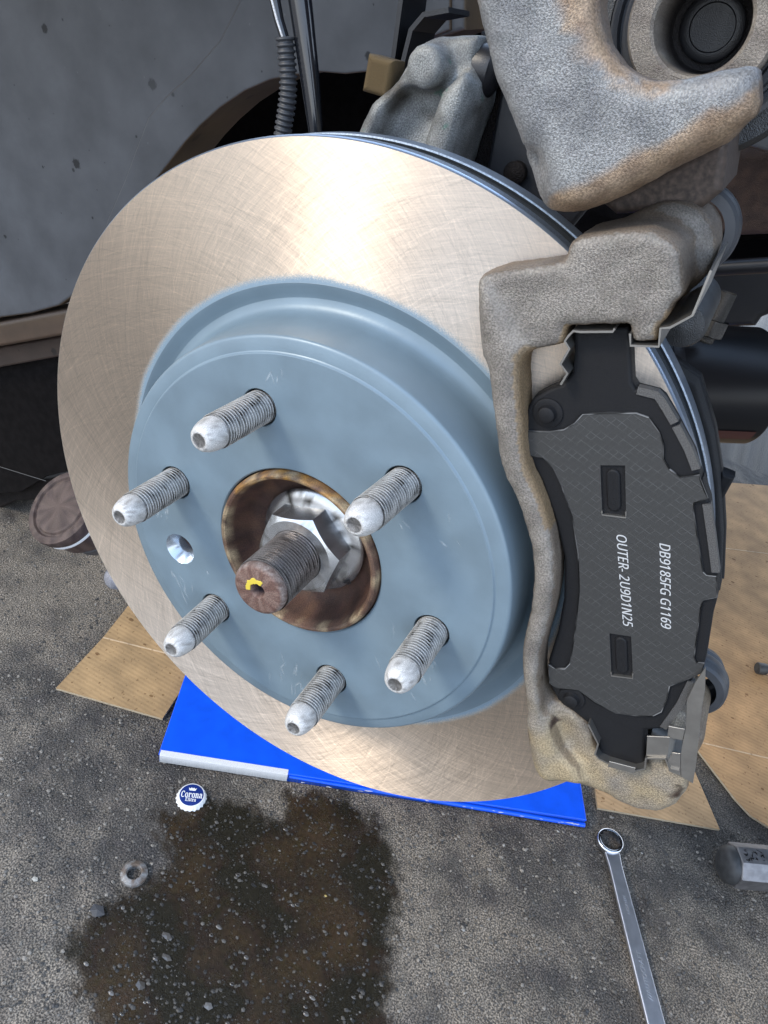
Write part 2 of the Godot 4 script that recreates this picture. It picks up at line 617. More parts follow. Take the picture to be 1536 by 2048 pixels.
func build_ground() -> void:
	var xs := PackedFloat32Array()
	var zs := PackedFloat32Array()
	for e in [80.0, 30.0, 10.0, 4.0, 2.0, 1.3]:
		xs.append(-e)
		zs.append(-e * 1.5)
	for i in 261:
		xs.append(-0.95 + i * 0.0073)
	for i in 241:
		zs.append(-1.3 + i * 0.0065)
	for e in [1.3, 2.0, 4.0, 10.0, 30.0, 80.0]:
		xs.append(e)
		zs.append(e)
	var mb := MB.new()
	for x in xs:
		for z in zs:
			var e := 0.004
			var y := ground_y(x, z)
			var nn := Vector3(y - ground_y(x + e, z), e, y - ground_y(x, z + e)).normalized()
			var big := noise.get_noise_2d(x * 60.0 + 9.0, z * 60.0)
			var mid := noise.get_noise_2d(x * 420.0 + 31.0, z * 420.0)
			var col := mixc(Color(0.115, 0.10, 0.086), Color(0.32, 0.268, 0.208), 0.56 + big * 1.15 + mid * 0.8)
			col = mixc(col, Color(0.042, 0.038, 0.038), (noise.get_noise_2d(x * 230.0 + 77.0, z * 230.0) - 0.2) * 1.6)
			var added_pale := smoothstep(0.14, 0.55, z + 0.12 * big) + smoothstep(-1.9, -2.05, z)  # pale ground added in front to brighten the disc's reflection, behind as painted daylight
			col = mixc(col, Color(0.48, 0.415, 0.345), added_pale)
			mb.add(Vector3(x, y, z), nn, Vector2(x, z), col)
	var w := zs.size()
	for i in xs.size() - 1:
		for j in w - 1:
			mb.quad(i * w + j, i * w + j + 1, (i + 1) * w + j + 1, (i + 1) * w + j)
	var speck := ntex(0.085, gray(0.36), gray(1.0), 21, 1024, 5, 0.25, 0.75)
	var pits := ntex(0.075, gray(0.0), gray(1.0), 23, 1024, 5, 0.15, 0.85)
	var gm := tri(vc(mat(gray(1), 0.72, 0.0, 0.5)), 5.0, speck, pits, 0.9)
	structure("ground", mb.mesh(), gm, "dark oil-stained pavement with worn tan patches and grit")
	# the wet stain
	var poly := pv([-167.8, -106.3, -151, -117.3, -135.9, -147.7, -112.3, -159.7, -83.7, -164.6, -59.8, -166.6, -70.5, -197.9, -29.2, -225.2, 8, -221, 39.6, -207.5, 67.9, -180.9, 85.6, -128.6, 114.4, -61.7, 136.3, -18.9, -49.5, 88.1, -87.9, 57.9, -131.1, 38.7, -152.8, 25.2, -153.9, 2.9, -143.8, -24.9, -130.3, -47.3, -121.9, -70, -142, -90.7, -168.1, -102.8])
	var lo := Vector2(1e9, 1e9)
	var hi := -lo
	for p in poly:
		lo = lo.min(p); hi = hi.max(p)
	lo -= Vector2(20, 20); hi += Vector2(20, 20)
	mb = MB.new()
	var nx := int((hi.x - lo.x) / 3.0)
	var ny := int((hi.y - lo.y) / 3.0)
	for i in nx + 1:
		for j in ny + 1:
			var p := lo + Vector2(i, j) * 3.0
			var d := Cast.dist(p, poly) + noise.get_noise_2d(p.x * 1.2, p.y * 1.2) * 13.0 + noise.get_noise_2d(p.x * 6.0, p.y * 6.0) * 5.0
			var a := smoothstep(11.0, -13.0, d) * (0.88 + 0.2 * noise.get_noise_2d(p.x * 0.6 + 5.0, p.y * 0.6))
			var br := clampf(noise.get_noise_2d(p.x * 0.22 + 300.0, p.y * 0.22) * 1.2 + 0.3, 0.0, 1.0)
			var col := Color(0.026, 0.020, 0.014).lerp(Color(0.062, 0.040, 0.021), br)
			col.a = clampf(a, 0.0, 0.96)
			var x := p.x * 0.001
			var z := p.y * 0.001
			mb.add(Vector3(x, ground_y(x, z) * 0.85 + 0.0009, z), Vector3.UP, p * 0.01, col)
	for i in nx:
		for j in ny:
			var o := i * (ny + 1) + j
			if maxf(maxf(mb.c[o].a, mb.c[o + 1].a), maxf(mb.c[o + ny + 1].a, mb.c[o + ny + 2].a)) > 0.01:
				mb.quad(o, o + 1, o + ny + 2, o + ny + 1)
	var wm := tri(vc(mat(gray(1), 0.36, 0.0, 0.28)), 7.0, ntex(0.05, gray(0.7), gray(1.0), 27), pits, 0.3)
	wm.transparency = BaseMaterial3D.TRANSPARENCY_ALPHA
	structure("water", mb.mesh(), wm, "brown wet stain spreading over the pavement below the disc")
	# grit and aggregate
	var st := MB.new()
	var ico := []
	for i in 12:
		var a := TAU * (i % 5) / 5 + (0.6 if i > 6 else 0.0)
		var q := Vector3(0, 1, 0) if i == 0 else (Vector3(0, -1, 0) if i == 11 else Vector3(cos(a), 0.45 if i < 6 else -0.45, sin(a)))
		ico.append(q * rng.randf_range(0.75, 1.15))
	var fs := [[0, 1, 2], [0, 2, 3], [0, 3, 4], [0, 4, 5], [0, 5, 1], [1, 7, 2], [2, 8, 3], [3, 9, 4], [4, 10, 5], [5, 6, 1], [1, 6, 7], [2, 7, 8], [3, 8, 9], [4, 9, 10], [5, 10, 6], [11, 7, 6], [11, 8, 7], [11, 9, 8], [11, 10, 9], [11, 6, 10]]
	for f in fs:
		var g: Vector3 = (ico[f[1]] - ico[f[0]]).cross(ico[f[2]] - ico[f[0]]).normalized()
		if g.dot(ico[f[0]] + ico[f[1]] + ico[f[2]]) < 0.0:
			g = -g
		var ids := []
		for j in 3:
			ids.append(st.add(ico[f[j]], g))
		st.tri(ids[0], ids[1], ids[2])
	var stone := st.mesh()
	stone.surface_set_material(0, tri(vc(mat(gray(1), 0.55)), 60.0, ntex(0.09, gray(0.6), gray(1.0), 31)))
	for kind in 2:
		var mm := MultiMesh.new()
		mm.transform_format = MultiMesh.TRANSFORM_3D
		mm.use_colors = true
		mm.mesh = stone
		var count := 34000 if kind == 0 else 600
		mm.instance_count = count
		for i in count:
			var p := Vector2(rng.randf_range(-0.62, 0.62), rng.randf_range(-1.0, 0.22))
			if rng.randf() < 0.55:
				p = Vector2(rng.randf_range(-0.42, 0.46), rng.randf_range(-0.45, 0.16))
			var s := 0.0
			var col: Color
			if kind == 0:
				s = 0.0005 + 0.0014 * pow(rng.randf(), 3.0)
				var t := rng.randf()
				col = Color(0.05, 0.046, 0.042).lerp(Color(0.36, 0.32, 0.27), t * t)
			else:
				s = 0.0004 + 0.0012 * pow(rng.randf(), 4.0)
				col = Color(0.34, 0.32, 0.29) * rng.randf_range(0.6, 1.4)
			var wet := Cast.dist(p * 1000.0, poly) < -3.0
			if wet:
				col *= 0.35 if kind == 0 else 0.45
			var b := Basis(Vector3(rng.randf_range(-1, 1), rng.randf_range(-1, 1), rng.randf_range(-1, 1)).normalized(), rng.randf() * TAU).scaled(Vector3(s * rng.randf_range(0.8, 1.5), s * 0.75, s))
			mm.set_instance_transform(i, Transform3D(b, Vector3(p.x, ground_y(p.x, p.y) + s * 0.1 + (0.0006 if wet else 0.0), p.y)))
			mm.set_instance_color(i, col)
		var o := MultiMeshInstance3D.new()
		o.multimesh = mm
		o.name = "gravel" if kind == 0 else "pale_grit"
		add_child(o)
		o.set_meta("kind", "stuff")
		o.set_meta("label", "fine dark aggregate embedded in the pavement" if kind == 0 else "scattered pale grit and sand grains on the pavement")
		o.set_meta("category", "gravel")
	# wet drops
	var dm := MB.new()
	lathe(dm, pv([1.0, 0, 0.92, 0.28, 0.7, 0.5, 0.35, 0.62, 0.0, 0.66]), 10, Transform3D(Basis(Vector3.RIGHT, -PI / 2).scaled(Vector3.ONE * 1000.0), Vector3.ZERO), 80.0)
	var drop := dm.mesh()
	drop.surface_set_material(0, vc(mat(gray(1), 0.04, 0.0, 0.6)))
	var mm := MultiMesh.new()
	mm.transform_format = MultiMesh.TRANSFORM_3D
	mm.use_colors = true
	mm.mesh = drop
	var where := []
	while where.size() < 170:
		var p := Vector2(rng.randf_range(lo.x, hi.x), rng.randf_range(lo.y, hi.y))
		if Cast.dist(p, poly) < -4.0 and (p.y > -60.0 or rng.randf() < 0.35):
			where.append(p)
	mm.instance_count = where.size()
	for i in where.size():
		var p: Vector2 = where[i] * 0.001
		var s := 0.0005 + 0.0016 * pow(rng.randf(), 3.5)
		mm.set_instance_transform(i, Transform3D(Basis(Vector3.UP, rng.randf() * TAU).scaled(Vector3(s * rng.randf_range(1.0, 2.0), s * 1.1, s)), Vector3(p.x, ground_y(p.x, p.y) + 0.0007, p.y)))
		mm.set_instance_color(i, Color(0.025, 0.019, 0.013).lerp(Color(0.10, 0.09, 0.08), pow(rng.randf(), 2.0)))
	var dr := MultiMeshInstance3D.new()
	dr.multimesh = mm
	dr.name = "water_drops"
	add_child(dr)
	dr.set_meta("kind", "stuff")
	dr.set_meta("label", "tiny glinting drops and bubbles on the wet stain")
	dr.set_meta("category", "water")
	# single pebbles
	var pts := pv([-215, 0.9, -77.7, 20.6, -149.3, -6.5, -85, -21.4, -73.6, -7.5, -20.3, 4.6, 16.4, -126.3])
	var what := ["cream pebble lying on dry pavement left of the wet stain", "pale glassy pebble in the wet stain near the frame's bottom", "dark grey stone chip at the stain's left edge", "long pale chip in the middle of the wet stain", "flat pale chip just below the long pale chip", "whitish crumb at the stain's bottom edge", "tiny yellow grain in the middle right of the wet stain"]
	var tint := [Color(0.55, 0.52, 0.45), Color(0.10, 0.09, 0.08), Color(0.06, 0.06, 0.065), Color(0.13, 0.12, 0.11), Color(0.13, 0.12, 0.11), Color(0.2, 0.19, 0.18), Color(0.6, 0.45, 0.15)]
	var size := [2.8, 4.2, 6.5, 3.2, 3.0, 3.6, 1.3]
	for i in 7:
		var o := part(numbered("pebble"), stone, null, self, what[i])
		o.material_override = tri(mat(tint[i], 0.12 if i in [1, 3, 4, 5] else 0.6), 60.0, ntex(0.05, gray(0.6), gray(1.0), 40))
		o.set_meta("category", "pebble")
		o.set_meta("group", "loose pebbles on the pavement")
		var s: float = size[i] * 0.001
		o.transform = Transform3D(Basis(Vector3.UP, i * 1.3).scaled(Vector3(s * (1.7 if i in [3, 4] else 1.1), s * 0.45, s * 0.8)), Vector3(pts[i].x * 0.001, s * 0.2 + 0.001, pts[i].y * 0.001))


# ------------------------------------------------------------------ the car's wheel well and underside
func dirt_texture() -> ImageTexture:
	var fn := FastNoiseLite.new()
	fn.frequency = 0.01
	fn.fractal_octaves = 5
	fn.seed = 51
	var im := fn.get_seamless_image(1024, 1024)
	var r := RandomNumberGenerator.new()
	r.seed = 12
	var out := Image.create(1024, 1024, false, Image.FORMAT_RGB8)
	for y in 1024:
		for x in 1024:
			var g := 0.80 + 0.2 * im.get_pixel(x, y).r
			out.set_pixel(x, y, Color(g, g, g * 1.0))
	for i in 240:
		var c := Vector2(r.randf(), r.randf()) * 1024.0
		var rad := 1.0 + 8.0 * pow(r.randf(), 4.0)
		var k := r.randf_range(0.35, 0.7)
		if r.randf() < 0.25:
			k = 1.35
			rad = 1.2
		for y in range(int(c.y - rad), int(c.y + rad) + 1):
			for x in range(int(c.x - rad), int(c.x + rad) + 1):
				var d := Vector2(x, y).distance_to(c) / rad + 0.3 * noise2.get_noise_2d(x * 0.5, y * 0.5)
				if d < 1.0:
					var q := Vector2i(posmod(x, 1024), posmod(y, 1024))
					var f := lerpf(1.0, k, clampf((1.0 - d) * 3.0, 0.0, 1.0))
					var px := out.get_pixelv(q)
					out.set_pixelv(q, Color(px.r * f, px.g * f, px.b * f))
	return ImageTexture.create_from_image(out)


func build_car() -> void:
	var car := thing("car", "lifted car with dusty dark grey wheel liner and black underside above the pavement", "car")
	var front := Color(0.103, 0.102, 0.107)
	var dusty := func(p: Vector3, n: Vector3) -> Color:
		if n.z > 0.6:
			return front
		return Color(0.17, 0.11, 0.06) * (0.75 + 0.4 * n3(p, 2.0))
	M.liner.albedo_texture = dirt_texture()
	M.liner.uv1_scale = Vector3.ONE * 1.7
	var mb := MB.new()
	prism(mb, pv([-1500, 800, -121.3, 810.8, -89.2, 688.4, -130.4, 668.7, -138.5, 657.7, -142, 652.8, -145.9, 653.1, -167.8, 646.3, -187.1, 643.1, -206.5, 636.9, -226.5, 629.2, -246.9, 617.3, -268.1, 600.9, -285.7, 584, -299.6, 568.5, -316.4, 547.1, -329.1, 531.2, -345.1, 507.1, -374.2, 459, -412.4, 410.8, -447.7, 379.6, -488.3, 356.6, -532.4, 336.2, -631.1, 283.4, -1500, 60]), -352, -300, 3.0, 3)
	recolor(mb, dusty)
	part("wheel_liner", mb.mesh(), M.liner, car)
	mb = MB.new()
	prism(mb, pv([-242.9, 775.7, -253.2, 672.1, -268.3, 645.1, -293.7, 617.2, -316.7, 596.6, -332.7, 578.6, -345.7, 551.2, -357.9, 524.4, -378.6, 484.9, -402.7, 422.3, -408.2, 413.1, -371.4, 460.6, -342.5, 508.4, -326.6, 532.4, -314, 548.2, -297.2, 569.5, -283.5, 584.8, -265.9, 601.7, -244.9, 618, -224.5, 629.8, -204.7, 637.5, -185.3, 643.7, -166.2, 646.8, -144.4, 653.6, -140.6, 653.3, -137, 658.1, -129, 669.1, -97.7, 686.7, -123.6, 790.1]), -300, -296.5, 1.6, 3)
	recolor(mb, dusty)
	part("liner_panel", mb.mesh(), M.liner, car)
	mb = MB.new()
	prism(mb, pv([18.2, 768.9, 92, 780.4, 146.2, 675.8, 105.3, 668.5, 95.1, 668.5, 79.5, 664.9, 64.3, 659.2]), -330, -300, 3.0, 3)
	recolor(mb, dusty)
	part("liner_panel", mb.mesh(), M.liner, car)
	# brown lip under the liner
	mb = MB.new()
	var lip := pv([-533.3, 330.8, -448.2, 374.2])
	var d := (lip[1] - lip[0]).normalized()
	var q := Vector2(d.y, -d.x)
	prism(mb, PackedVector2Array([lip[0] - d * 400, lip[1] + d * 260, lip[1] + d * 260 + q * 22, lip[0] - d * 400 + q * 26]), -345, -296, 4.0, 3)
	recolor(mb, func(p: Vector3, _n: Vector3) -> Color: return Color(0.10, 0.062, 0.036) * (0.85 + 0.5 * n3(p, 1.5)))
	part("liner_lip", mb.mesh(), M.liner, car)
	mb = MB.new()
	prism(mb, PackedVector2Array([lip[0] - d * 400 + q * 30, lip[1] + d * 260 + q * 26, lip[1] + d * 260 + q * 42, lip[0] - d * 400 + q * 58]), -372, -320, 3.0, 2)
	recolor(mb, func(p: Vector3, _n: Vector3) -> Color: return Color(0.05, 0.032, 0.024) * (0.85 + 0.5 * n3(p, 1.5)))
	part("sill", mb.mesh(), M.liner, car)
	mb = MB.new()
	prism(mb, pv([-753.6, 209.9, -527.9, 296.2, -467.5, 330.8, -361.3, 386.7, -349.3, 239, -476.4, 151.1, -527.8, 114.9, -576, 67.2, -838.9, -88.3]), -345, -332, 1.0, 2)
	part("splash_shield", mb.mesh(), M.black_rough, car)
	mb = MB.new()
	prism(mb, pv([-812.3, -58.4, -605.1, 50.7, -577.1, 76.7, -423.1, 168.7, -423.6, 122.4, -603.9, 29.7, -710.4, -67.2, -838.1, -172.6]), -430, -345, 4.0, 2)
	part("subframe", mb.mesh(), M.chassis, car)
	mb = MB.new()
	tube(mb, [Vector3([-653.9, 88.5, -521, 115.6][0], [-653.9, 88.5, -521, 115.6][1], -325), Vector3([-653.9, 88.5, -521, 115.6][2], [-653.9, 88.5, -521, 115.6][3], -325)], [0.35, 0.35], 8)
	part("cable", mb.mesh(), M.alu_plain, car)
	mb = MB.new()
	prism(mb, pv([68.5, 556.5, 160.4, 594.5, 166.8, 581.6, 152.2, 548.2, 148.6, 544.4, 147.5, 537, 124.7, 527.2, 97.6, 525]), -700, -420, 6.0, 3)
	part("tank", mb.mesh(), M.black, car)
	mb = MB.new()
	box(mb, Vector3(-285, 640, -640), Vector3(690, 480, 30))
	box(mb, Vector3(180, 740, -520), Vector3(420, 360, 30))
	part("dark_backing", mb.mesh(), M.black_rough, car)  # dark sheets added behind the liner openings to keep them black
	mb = MB.new()
	prism(mb, pv([44.2, 643.6, 120, 666.7, 144.6, 616.5, 66.6, 588.6]), -420, -380, 8.0, 3)
	part("brace", mb.mesh(), M.rusty, car)
	mb = MB.new()
	tube(mb, [Vector3(60, 575, -330), Vector3(220, 640, -330)], [5, 5], 12)
	part("brake_pipe", mb.mesh(), M.black, car)
	mb = MB.new()
	box(mb, Vector3(0, 760, -1000), Vector3(3000, 120, 1200), 10)
	part("floor_pan", mb.mesh(), M.black_rough, car)
	# arch and outer panel above the wheel
	mb = MB.new()
	var prof := pv([575, -320, 575, 40, 560, 40, 560, -320])
	lathe(mb, prof, 40, Transform3D(Basis(), Vector3(0, 0.5, 0)), 35.0, deg_to_rad(18), deg_to_rad(162))
	recolor(mb, dusty)
	part("arch_liner", mb.mesh(), M.liner, car)
	mb = MB.new()
	var fp := PackedVector2Array([Vector2(-1400, 700), Vector2(-600, 700)])
	for i in 21:
		var a := deg_to_rad(159.0 - 138.0 * i / 20.0)
		fp.append(Vector2(cos(a) * 575, 500 + sin(a) * 575))
	fp.append_array([Vector2(600, 700), Vector2(1400, 700), Vector2(1400, 1250), Vector2(-1400, 1250)])
	prism(mb, fp, 20, 40, 3.0, 3)
	part("fender", mb.mesh(), mat(Color(0.25, 0.26, 0.28), 0.3, 0.4), car)


# ------------------------------------------------------------------ suspension behind the disc
func build_suspension() -> void:
	# pale arm
	var arm := thing("suspension_arm", "pale grey cast alloy suspension arm rising behind the top of the disc", "suspension arm", WF)
	var c := Cast.new(Vector3(-70, 120, -150), Vector3(0, 205, -78), 1.7)
	c.add(pv([-61.4, 141.8, -59.5, 147, -55.3, 160.6, -47.5, 169, -43.9, 179.3, -38.5, 187.2, -33, 190.8, -15.5, 195.5, -13.7, 190, -14.3, 184.9, -10.4, 178.6, -9.2, 171.6, -10.6, 160.6, -11.7, 150.3, -11.8, 141, -58.6, 128]), func(_p: Vector2) -> Array: return [-140.0, -112.0], 4.0, 3.0)
	c.add(pv([-57.9, 145.4, -52.8, 161.3, -45, 169.1, -40.6, 175.9, -35.3, 172.9, -44.3, 160, -47.2, 148.1, -47.4, 136.4, -57, 133.8]), func(_p: Vector2) -> Array: return [-135.0, -100.0], 6.0, 6.0)
	c.add(pv([-21, 173.1, -13.6, 183, -9.4, 178.9, -8.6, 171.9, -10, 161, -10.5, 146.4, -22.5, 143.2, -23.9, 154.1]), func(_p: Vector2) -> Array: return [-135.0, -98.0], 6.0, 6.0)
	var bump := PackedVector2Array()
	for i in 16:
		bump.append(Vector2(-30.6, 180.2) + Vector2.from_angle(TAU * i / 16) * 8.5)
	c.add(bump, func(_p: Vector2) -> Array: return [-130.0, -99.0], 4.0, 5.0)
	var paint_alu := func(p: Vector3, _n: Vector3) -> Color:
		var k := mixc(Color(0.22, 0.222, 0.212), Color(0.38, 0.385, 0.37), 0.5 + n3(p, 1.6) * 1.2)
		k = mixc(k, Color(0.085, 0.072, 0.058), n3(p + Vector3(50, 0, 0), 0.9) * 1.8 - 0.25)
		if n3(p + Vector3(0, 90, 0), 2.4) > 0.56:
			k = Color(0.16, 0.27, 0.22)
		return k
	part("casting", c.mesh(func(p: Vector3) -> float: return n3(p, 2.0) * 0.25, paint_alu), M.alu, arm)
	var mb := MB.new()
	box(mb, Vector3(-56, 171, -118), Vector3(13, 15, 15), 3.0)
	part("bolt_head", mb.mesh(), M.bolt, arm, "rusty tan bolt head")
	mb = MB.new()
	lathe(mb, pv([6, -9, 9.5, -7, 10.5, -2, 10, 2, 7, 4, 0, 4]), 32, Transform3D(Basis(Vector3.UP, PI / 2), Vector3(-0.010, 0.183, -0.122)))
	part("nut", mb.mesh(), M.black, arm)
	# dark uprights
	var up := thing("strut_bracket", "black steel strut bracket between the pale arm and the caliper", "bracket", WF)
	mb = MB.new()
	prism(mb, pv([-23.5, 196.1, -3.7, 177.6, 23, 153.9, 35.6, 138.1, 24.6, 111.8, -15.2, 123.2, -19.9, 175.7]), -175, -135, 4.0, 3)
	part("plate", mb.mesh(), M.chassis, up)
	mb = MB.new()
	prism(mb, shifted(pv([-23.5, 196.1, -3.7, 177.6, 23, 153.9, 35.6, 138.1, 24.6, 111.8, -15.2, 123.2, -19.9, 175.7]), Vector2(14, 10)), -134, -128, 2.0, 3)
	part("flange", mb.mesh(), M.black, up)
	for pos in [Vector3(12, 148, -126), Vector3(20, 132, -126)]:
		mb = MB.new()
		lathe(mb, pv([5, -3, 5, 2, 3, 3.5, 0, 4]), 18, Transform3D(Basis(), pos * 0.001))
		part("rivet", mb.mesh(), M.chassis, up)
	var tab := thing("steel_tab", "thin dark steel tab standing left of the pale arm", "tab", WF)
	mb = MB.new()
	strip(mb, pv([-48.8, 214.7, -69.9, 210.9, -68.9, 199.5, -67.6, 177.4, -67.9, 164.5, -62.7, 167.9, -61.2, 189.1, -56.4, 196.1, -44.8, 200.3]), 2.2, -175, -148)
	part("plate", mb.mesh(), M.black, tab)
	# polished rod
	var rod := thing("stabilizer_rod", "glossy black straight rod leaning down behind the disc's top edge", "rod", WF)
	mb = MB.new()
	var rp := pv([-109, 201, -104.6, 190.5, -94.8, 162.6, -87.1, 139.3, -82.1, 124])
	tube(mb, [Vector3(rp[0].x, rp[0].y, -120), Vector3(rp[1].x, rp[1].y, -120), Vector3(rp[2].x, rp[2].y, -120), Vector3(rp[3].x, rp[3].y, -120), Vector3(rp[4].x, rp[4].y, -120)], [5.6, 5.4, 4.6, 3.4, 2.8], 24, Transform3D.IDENTITY)
	part("shaft", mb.mesh(), M.gloss, rod)
	# wire with ribbed sleeve
	var wire := thing("sensor_wire", "black sensor wire entering a ribbed corrugated sleeve left of the glossy rod", "wire", WF)
	mb = MB.new()
	var wp := pv([-117.3, 195.3, -114.4, 188.3, -111.2, 181.2, -107, 174.5])
	tube(mb, [Vector3(wp[0].x, wp[0].y, -115), Vector3(wp[1].x, wp[1].y, -115), Vector3(wp[2].x, wp[2].y, -115), Vector3(wp[3].x, wp[3].y, -115)], [2.6, 2.5, 2.3, 2.2], 14)
	part("lead", mb.mesh(), M.gloss, wire)
	mb = MB.new()
	tube(mb, [Vector3(wp[0].x - 1.6, wp[0].y + 6, -112.5), Vector3(wp[1].x - 0.2, wp[1].y, -112.6), Vector3(wp[2].x + 0.3, wp[2].y, -112.8), Vector3(wp[3].x + 0.2, wp[3].y, -113.2)], [0.55, 0.55, 0.55, 0.5], 8)
	part("stripe", mb.mesh(), M.white, wire)
	mb = MB.new()
	var lp := pv([-107.1, 175.3, -103.2, 160.7, -101.9, 150.5, -102.3, 136.8, -102.4, 125.9])
	var cv := Curve2D.new()
	for i in lp.size():
		var tg := (lp[mini(i + 1, lp.size() - 1)] - lp[maxi(i - 1, 0)]) * 0.18
		cv.add_point(lp[i], -tg, tg)
	var pts := []
	var rad := []
	var total := cv.get_baked_length()
	var rings := int(total / 2.5)
	for i in rings * 6 + 1:
		var s := total * i / (rings * 6.0)
		var p := cv.sample_baked(s)
		pts.append(Vector3(p.x, p.y, -115))
		rad.append(4.3 if i % 6 in [1, 2, 3] else 3.5)
	tube(mb, pts, rad, 20)
	part("corrugated_sleeve", mb.mesh(), M.rubber, wire)
	# ball joint end
	var bj := thing("ball_joint", "round rusty brown ball joint with ribbed cap left of the disc", "ball joint", Transform3D(Basis(Vector3(1, 0, 0), deg_to_rad(-52)) * Basis(Vector3(0, 1, 0), deg_to_rad(-14)), Vector3(-0.35680, 0.23360, -0.20000)))
	mb = MB.new()
	lathe(mb, pv([27, -44, 29, -38, 31, -34, 33.5, -32, 34, -12, 36, -9, 38, -6, 38.5, 0, 38, 4, 35.5, 5.5, 31.5, 5.5, 30, 3.5, 28.5, 3.5, 27, 5.2, 24, 5.8, 12, 7.2, 0, 7.6]), 56)
	recolor(mb, func(p: Vector3, _n: Vector3) -> Color: return mixc(Color(0.06, 0.038, 0.032), Color(0.135, 0.092, 0.075), 0.45 + n3(p, 2.2) * 1.4))
	part("body", mb.mesh(), M.rust, bj)
	mb = MB.new()
	lathe(mb, pv([36.4, -13, 37.2, -12, 37.2, -10.5, 36.2, -9.6]), 56)
	part("snap_ring", mb.mesh(), M.white, bj)
	mb = MB.new()
	lathe(mb, pv([22, -62, 26, -58, 28.6, -50, 28.2, -44, 27, -43]), 48)
	part("dust_boot", mb.mesh(), M.rubber, bj)
	mb = MB.new()
	tube(mb, [Vector3(0, 0, -30), Vector3(80, 60, -50), Vector3(200, 130, -80)], [24, 22, 22], 24)
	part("stem", mb.mesh(), M.chassis, bj)
	# small bright stud end peeking out at the disc's left edge
	var se := thing("link_stud", "pale grey rounded stud end peeking past the disc's lower left edge", "stud", Transform3D(Basis(Vector3(1, 0, 0), deg_to_rad(-30)), Vector3(-0.29790, 0.17630, -0.20000)))
	mb = MB.new()
	lathe(mb, pv([12, -30, 12, -3, 10.5, 2, 7, 5, 0, 6]), 28)
	recolor(mb, func(p: Vector3, _n: Vector3) -> Color: return mixc(Color(0.22, 0.22, 0.25), Color(0.4, 0.4, 0.43), 0.5 + n3(p, 4.0)))
	part("body", mb.mesh(), M.alu, se)
	# black cylinder on the right
	var can := pv([115.4, 577.8, 142.3, 592.3, 159.6, 537.7, 135.8, 529.9, 157.4, 569.3])
	var cy := thing("shock_absorber", "glossy black round shock absorber end right of the brake pads", "shock absorber", Transform3D(Basis.looking_at(Vector3(-0.87, -0.11, 0.48)), Vector3(0.15036, 0.55330, -0.26000)))
	mb = MB.new()
	lathe(mb, pv([34.5, -150, 34.5, 0, 33.5, 1.8, 31.5, 2.2, 26, 1.0, 0, 1.0]), 64)
	part("body", mb.mesh(), mat(Color(0.007, 0.007, 0.008), 0.32, 0.0, 0.3), cy)
	mb = MB.new()
	tube(mb, [Vector3(0, 12, -1), Vector3(0, 14, 90)], [15, 15], 24)
	part("stem", mb.mesh(), M.black, cy)
	mb = MB.new()
	lathe(mb, pv([34.8, -60, 35.2, -58, 35.2, -56, 34.8, -54]), 64)
	part("band", mb.mesh(), M.black, cy)
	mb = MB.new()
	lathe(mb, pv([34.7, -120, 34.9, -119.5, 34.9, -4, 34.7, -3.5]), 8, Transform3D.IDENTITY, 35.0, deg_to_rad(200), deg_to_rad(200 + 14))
	part("red_reflection", mb.mesh(), M.red, cy)  # a red reflection on the cylinder, painted as a thin strip
	var nt := thing("mounting_bolt", "dark hex nut and bolt end above the black shock absorber", "bolt", Transform3D(Basis(Vector3.RIGHT, deg_to_rad(80)), Vector3(0.11720, 0.58990, -0.22000)))
	mb = MB.new()
	hex(mb, 7.0, -7.0, 2.0, 0.0)
	lathe(mb, pv([4, 2, 4, 5, 3.2, 6, 0, 6]), 18)
	lathe(mb, pv([4.6, -22, 4.6, -7]), 18)
	recolor(mb, func(p: Vector3, _n: Vector3) -> Color: return mixc(Color(0.03, 0.028, 0.026), Color(0.09, 0.085, 0.08), 0.5 + n3(p, 5.0)))
	part("body", mb.mesh(), M.alu, nt)
	var lug := thing("mounting_lug", "dark grey cast lug tucked under the bracket's corner beside the bolt", "lug", WF)
	var lp2 := pv([105.9, 126.2])
	mb = MB.new()
	lathe(mb, pv([9, -50, 9, -4, 8, -1, 4, 0, 0, 0.5]), 32, Transform3D(Basis(), Vector3(lp2[0].x, lp2[0].y, -62) * 0.001))
	part("body", mb.mesh(), M.steel_dark, lug)


